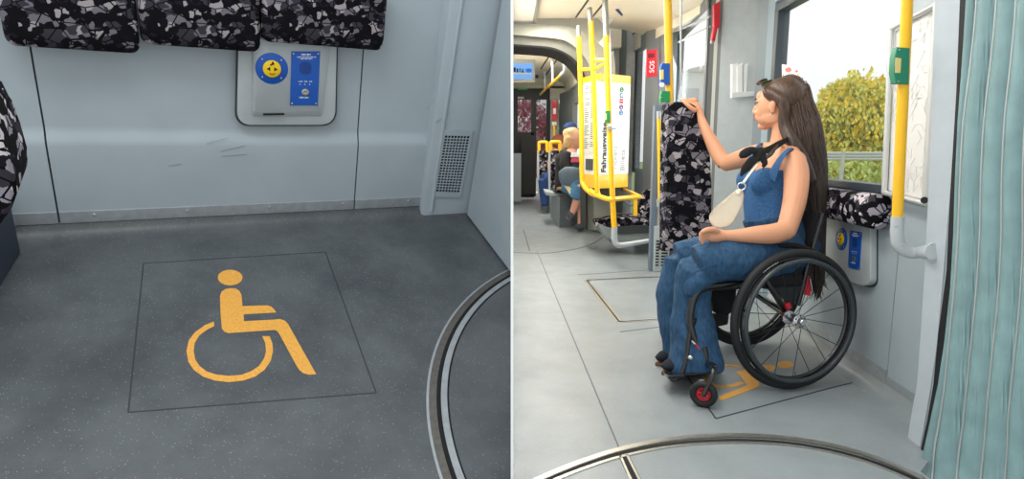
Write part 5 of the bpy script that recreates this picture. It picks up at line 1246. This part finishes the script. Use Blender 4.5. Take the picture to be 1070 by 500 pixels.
for k in range(260):
    an = random.uniform(0, 2*math.pi); i0 = random.randint(0, 8); i1 = random.randint(len(cc2)-16, len(cc2)-1); P = []; w = random.uniform(.98, 1.06); ph = random.uniform(0, 6)
    for i in range(i0, i1, 2):
        t = frame_of(cc2[min(i+1, len(cc2)-1)]-cc2[i-1], VP_); an2 = an+.10*math.sin(i*.25+ph)
        P.append(cc2[i]+t[0]*(ca2[i]*w*math.cos(an2))+t[1]*(cb2[i]*w*math.sin(an2)))
    if i1 > len(cc2)-6: P.append(P[-1]+V(random.uniform(-.02, .02), random.uniform(-.02, .02), -random.uniform(.01, .05)))
    if len(P) > 3: tube(bst, P, [.0012+.0028*math.sin(math.pi*(j+.3)/(len(P)))for j in range(len(P))], 5)
for k in range(0):       # strands combed back over the crown
    sd = random.uniform(-1, 1); P = []
    for j in range(7):
        a = -.15+j*.33; x = .078*math.cos(a+.25) if a < 1.4 else .078*math.cos(a+.25)
        P.append(hc+(hf*(-.030+.106*math.cos(.62+j*.27))+hs*(sd*.086*math.sin(.45+j*.17))+hu*(.046+.092*math.sin(.62+j*.27)*math.sqrt(max(.05, 1-(sd*.8)**2))))*HK)
    tube(bst, P, [.001, .0022, .0026, .0026, .0024, .002, .001], 5)
me_ = bpy.data.meshes.new('t'); bst.to_mesh(me_); hb.from_mesh(me_); bst.free()
mk('long_hair', hb, M_HAIR, wm, ang=180)
b = B(); tube(b, [W(812, 150, 2.70), W(806, 160, 2.675), W(800, 166, 2.67), W(797, 178, 2.665)], [.008, .010, .007, .002], 8, 4); mk('hair_lock', b, M_HAIR, wm)
# sunglasses pushed up into the hair
sgx = thing('sunglasses', hc+(hf*.05+hu*.125)*HK, 'dark sunglasses pushed up on the brown hair of the woman in the wheelchair', 'sunglasses')
M_LENS = mat('dark_lens', (24, 22, 26), .1, coat=.8); M_TORT = mat('tortoise_frame', (70, 40, 34), .25, coat=.5)
for q in (1, -1):
    c_ = hc+(hf*.062+hs*.034*q+hu*.118)*HK; n_ = (hf*.45+hu*.9).normalized(); b_ = n_.cross(hs).normalized()
    b = B(); ell(b, c_, hs*.029, b_*.024, n_*.003, 18, 8); mk('lens', b, M_LENS, sgx)
    b = B(); P = [c_+hs*.029*math.cos(k*math.pi/9)+b_*.024*math.sin(k*math.pi/9) for k in range(19)]; tube(b, P, .0032, 8); mk('rim', b, M_TORT, sgx)
    b = B(); tube(b, [c_+hs*.029*q, hc+(hf*.035+hs*.082*q+hu*.085)*HK, hc+(-hf*.005+hs*.093*q+hu*.045)*HK], [.004, .0035, .003], 8, 4); mk('temple', b, M_TORT, sgx)
# white shoulder bag
bg = thing('shoulder_bag', W(755, 240, 2.58), 'cream leather shoulder bag hanging at the hip of the woman in the wheelchair', 'bag')
bp_ = [(775, 198), (777, 205), (775.5, 214), (771, 224), (766, 233), (762, 236.5), (752, 239), (744, 236), (740.5, 229), (741, 224), (746, 218), (758, 208), (769, 198.5)]
M_BAG = mat('cream_leather', (232, 222, 200), .5, var=.03, bump=.2, bs=300)
nb = B(); prism(nb, [W(x, y, 2.60) for x, y in bp_], VD*.06, .0); mk('bag_body', blob(nb, .005, 4), M_BAG, bg, ang=180)
b = B(); tube(b, [W(768.5, 199.5, 2.598), W(757, 209, 2.595), W(746, 219, 2.595), W(741.5, 225, 2.60)], .0025, 6, 4); mk('piping', b, mat('cream_piping', (208, 196, 172), .6), bg)
b = B(); torus(b, W(775, 194.5, 2.60), -VD, .0155, .003, 24, 8); mk('ring', b, M_HUB, bg)
b = B(); tube(b, [W(776.5, 191, 2.60), W(782, 183, 2.63), W(789, 174, 2.655), W(795, 167, 2.67), W(806, 156, 2.70), W(818, 151, 2.76)], [.009]*6, 10, 4, V(1, 0, .8).normalized(), [.003]*6); mk('strap', b, M_BAG, bg)
b = B(); tube(b, [W(773.5, 198, 2.60), W(771, 203, 2.60)], .010, 10); mk('strap_end', b, M_BAG, bg)

# ---- blonde passenger on the far seat
def passenger():
    D = 7.85
    t = thing('person', H(598, 204, D), 'person with blonde hair, black cardigan and striped top seated on the far tram seat', 'person')
    Q = lambda x, y, dd=0: W(x, y, D+dd)
    nb = B(); f = V(.86, -.5, 0).normalized(); s = V(-.5, -.86, 0).normalized()
    ec = Q(597.5, 146.5, -.05); c = head(nb, ec, f, s, V(0, 0, 1), 1.12)
    limb(nb, [Q(598, 160, .03), c-V(0, 0, .10)-f*.02], [.06, .055], 0)
    loft(nb, [Q(594, 198), Q(594, 180), Q(595, 168), Q(597, 160), Q(598, 156)], [.20, .16, .17, .15, .05], [.14, .12, .13, .10, .05], s, 20)
    limb(nb, [Q(592, 162, -.1), Q(591, 173, -.16), Q(595, 181, -.22)], [.055, .05, .045]); limb(nb, [Q(595, 181, -.22), Q(601, 180, -.3), Q(606, 177, -.33)], [.04, .035, .028])
    for i in range(5): limb(nb, [Q(605, 177.5+i*.5-1, -.33), Q(608, 178+i*.9-1.2, -.34), Q(609.5, 179.5+i*.8-1, -.34)], [.013, .012, .009], 2, 8)
    limb(nb, [Q(604, 163, .1), Q(607, 172, .05), Q(607, 179, -.15)], [.05, .045, .035])
    limb(nb, [Q(600, 196, -.2), Q(606, 197, -.45), Q(603, 210, -.42), Q(598, 222, -.40), Q(593.5, 228, -.42)], [.08, .062, .058, .04, .035])
    limb(nb, [Q(605, 197, -.1), Q(608, 198, -.35), Q(608, 215, -.33), Q(606.5, 230, -.33), Q(606, 235, -.35)], [.08, .06, .055, .036, .034])
    mk('body', blob(nb, .011, 2), M_SKIN2, t, ang=180)
    nb = B(); ell(nb, c+V(0, 0, .068)-f*.05, f*.115, s*.094, V(0, 0, .088)); ell(nb, c-V(0, 0, .03)-f*.06+s*.02, f*.08, s*.10, V(0, 0, .12)); ell(nb, c-V(0, 0, .04)+s*.065-f*.045, f*.045, s*.03, V(0, 0, .10))
    mk('blonde_hair', blob(nb, .012, 2, .01, 14), streak_mat('blonde', [(196, 152, 96), (240, 206, 146)], .6, 60, 6), t, ang=180)
    nb = B(); loft(nb, [Q(593, 196), Q(592.5, 180), Q(593, 168), Q(595, 161), Q(597, 158)], [.19, .16, .18, .16, .07], [.16, .15, .155, .12, .06], s, 20)
    limb(nb, [Q(592, 162, -.1), Q(590.5, 172, -.17), Q(593, 180, -.23)], [.075, .07, .06]); limb(nb, [Q(605, 163, .08), Q(608, 171, .05), Q(608, 177, -.05)], [.065, .06, .05])
    mk('cardigan', blob(nb, .012, 2), M_SCF, t, ang=180)
    for (y0, y1, m_) in ((159, 164, M_WHITE), (164, 169.5, mat('pink_knit', (226, 88, 104), .8)), (169.5, 175, mat('navy_knit', (50, 60, 84), .8))):
        b = B(); prism(b, [Q(597.5, y0, -.20), Q(604, y0+.5, -.16), Q(606.5, y1, -.17), Q(596.5, y1, -.22)], V(.0, .06, 0), .01); mk('striped_top', b, m_, t)
    nb = B(); limb(nb, [Q(594, 192, -.05), Q(600, 194, -.25), Q(606, 195, -.46)], [.13, .12, .09]); limb(nb, [Q(606, 196, -.45), Q(602, 203, -.45), Q(599.5, 207, -.44)], [.085, .085, .07]); limb(nb, [Q(602, 193, 0), Q(608, 196, -.32)], [.12, .09], 0)
    mk('denim_skirt', blob(nb, .012, 2, .008, 12), mat('skirt_blue', (84, 130, 164), .9, var=.15), t, ang=180)
    b = B(); tube(b, [Q(592, 192, -.24), Q(597, 199, -.44), Q(599, 206, -.5)], [.05, .045, .02], 10, 4, V(1, 0, 0), [.02, .02, .01]); mk('cream_cloth', b, mat('cream_cloth', (226, 210, 170), .9), t)
    for (a, d_) in ((Q(593.5, 222, -.42), Q(598, 229, -.47)), (Q(602.5, 236.5, -.33), Q(610, 238, -.42))):
        b = B(); loft(b, [a, a.lerp(d_, .5), d_], [.03, .045, .02], [.03, .042, .02], V(0, 0, 1), 12); mk('shoe', b, mat('grey_shoe', (64, 70, 78), .6), t)
    nb = B(); loft(nb, [Q(586, 186, -.3), Q(592, 184, -.36), Q(600, 184, -.42), Q(607, 182, -.42)], [.09, .12, .12, .08], [.05, .07, .07, .05], V(0, 0, 1), 18)
    mk('handbag', blob(nb, .012, 2), mat('bag_blue_grey', (96, 112, 124), .7, var=.1), None, label='grey-blue handbag on the lap of the blonde passenger', cat='bag')
    b = B(); prism(b, [Q(605, 174.5, -.37), Q(610, 174, -.37), Q(610, 178.5, -.37), Q(606, 179, -.37)], V(0, .02, 0), .004); mk('phone', b, M_WHITE, None, label='small pale phone in the hand of the blonde passenger', cat='phone')
passenger()
# ---- passenger with a blue cap behind her, and the jeans of one further back
def cap_person():
    D = 9.3
    t = thing('person', H(603, 200, D), 'person with a dark blue cap and white shirt behind the blonde passenger', 'person')
    nb = B(); f = V(.7, .7, 0); s = V(.7, -.7, 0); Q = lambda x, y, dd=0: W(x, y, D+dd)
    c = head(nb, Q(600, 139), f, s, V(0, 0, 1), 1.1); limb(nb, [Q(600, 156), c-V(0, 0, .08)], [.07, .06], 0)
    loft(nb, [Q(600, 198), Q(600, 175), Q(600, 160), Q(600, 153)], [.2, .2, .2, .06], [.12, .12, .11, .05], s, 18); mk('body', blob(nb, .014, 2), M_SKIN2, t, ang=180)
    b = B(); loft(b, [Q(600, 199), Q(600, 175), Q(600, 160), Q(600, 151.5)], [.22, .22, .22, .07], [.14, .14, .13, .06], s, 18); mk('white_shirt', b, M_WHITE, t)
    b = B(); ell(b, c+V(0, 0, .07), f*.125, s*.10, V(0, 0, .085)); prism(b, [c+f*.08+s*.07+V(0, 0, .05), c+f*.2+s*.05+V(0, 0, .04), c+f*.2-s*.05+V(0, 0, .04), c+f*.08-s*.07+V(0, 0, .05)], V(0, 0, .012)); mk('cap', b, mat('cap_blue', (40, 62, 108), .8), t)
cap_person()
def far_person():
    D = 10.3; Q = lambda x, y, dd=0: W(x, y, D+dd)
    t = thing('person', Q(569, 200), 'person mostly hidden by the seats, only a blue jeans knee and reddish hair showing', 'person')
    nb = B(); f = V(.9, -.3, 0).normalized(); s = V(-.3, -.9, 0).normalized(); c = head(nb, Q(583.5, 151), f, s, V(0, 0, 1), 1.0)
    loft(nb, [Q(577, 192), Q(578, 175), Q(581, 160), Q(583, 156)], [.17, .15, .15, .05], [.13, .12, .1, .05], s, 16); mk('body', blob(nb, .014, 2), M_SKIN2, t, ang=180)
    b = B(); ell(b, c+V(0, 0, .04)-f*.03, f*.12, s*.10, V(0, 0, .12)); mk('reddish_hair', b, mat('auburn', (138, 70, 48), .7), t)
    nb = B(); limb(nb, [Q(578, 188, .05), Q(571, 187, -.75), Q(567.5, 187, -.85)], [.12, .10, .09]); limb(nb, [Q(568, 187, -.85), Q(569, 205, -.80), Q(569.5, 215, -.80)], [.09, .075, .06]); mk('jeans', blob(nb, .013, 2), mat('jean_far', (34, 62, 110), .9), t, ang=180)
far_person()
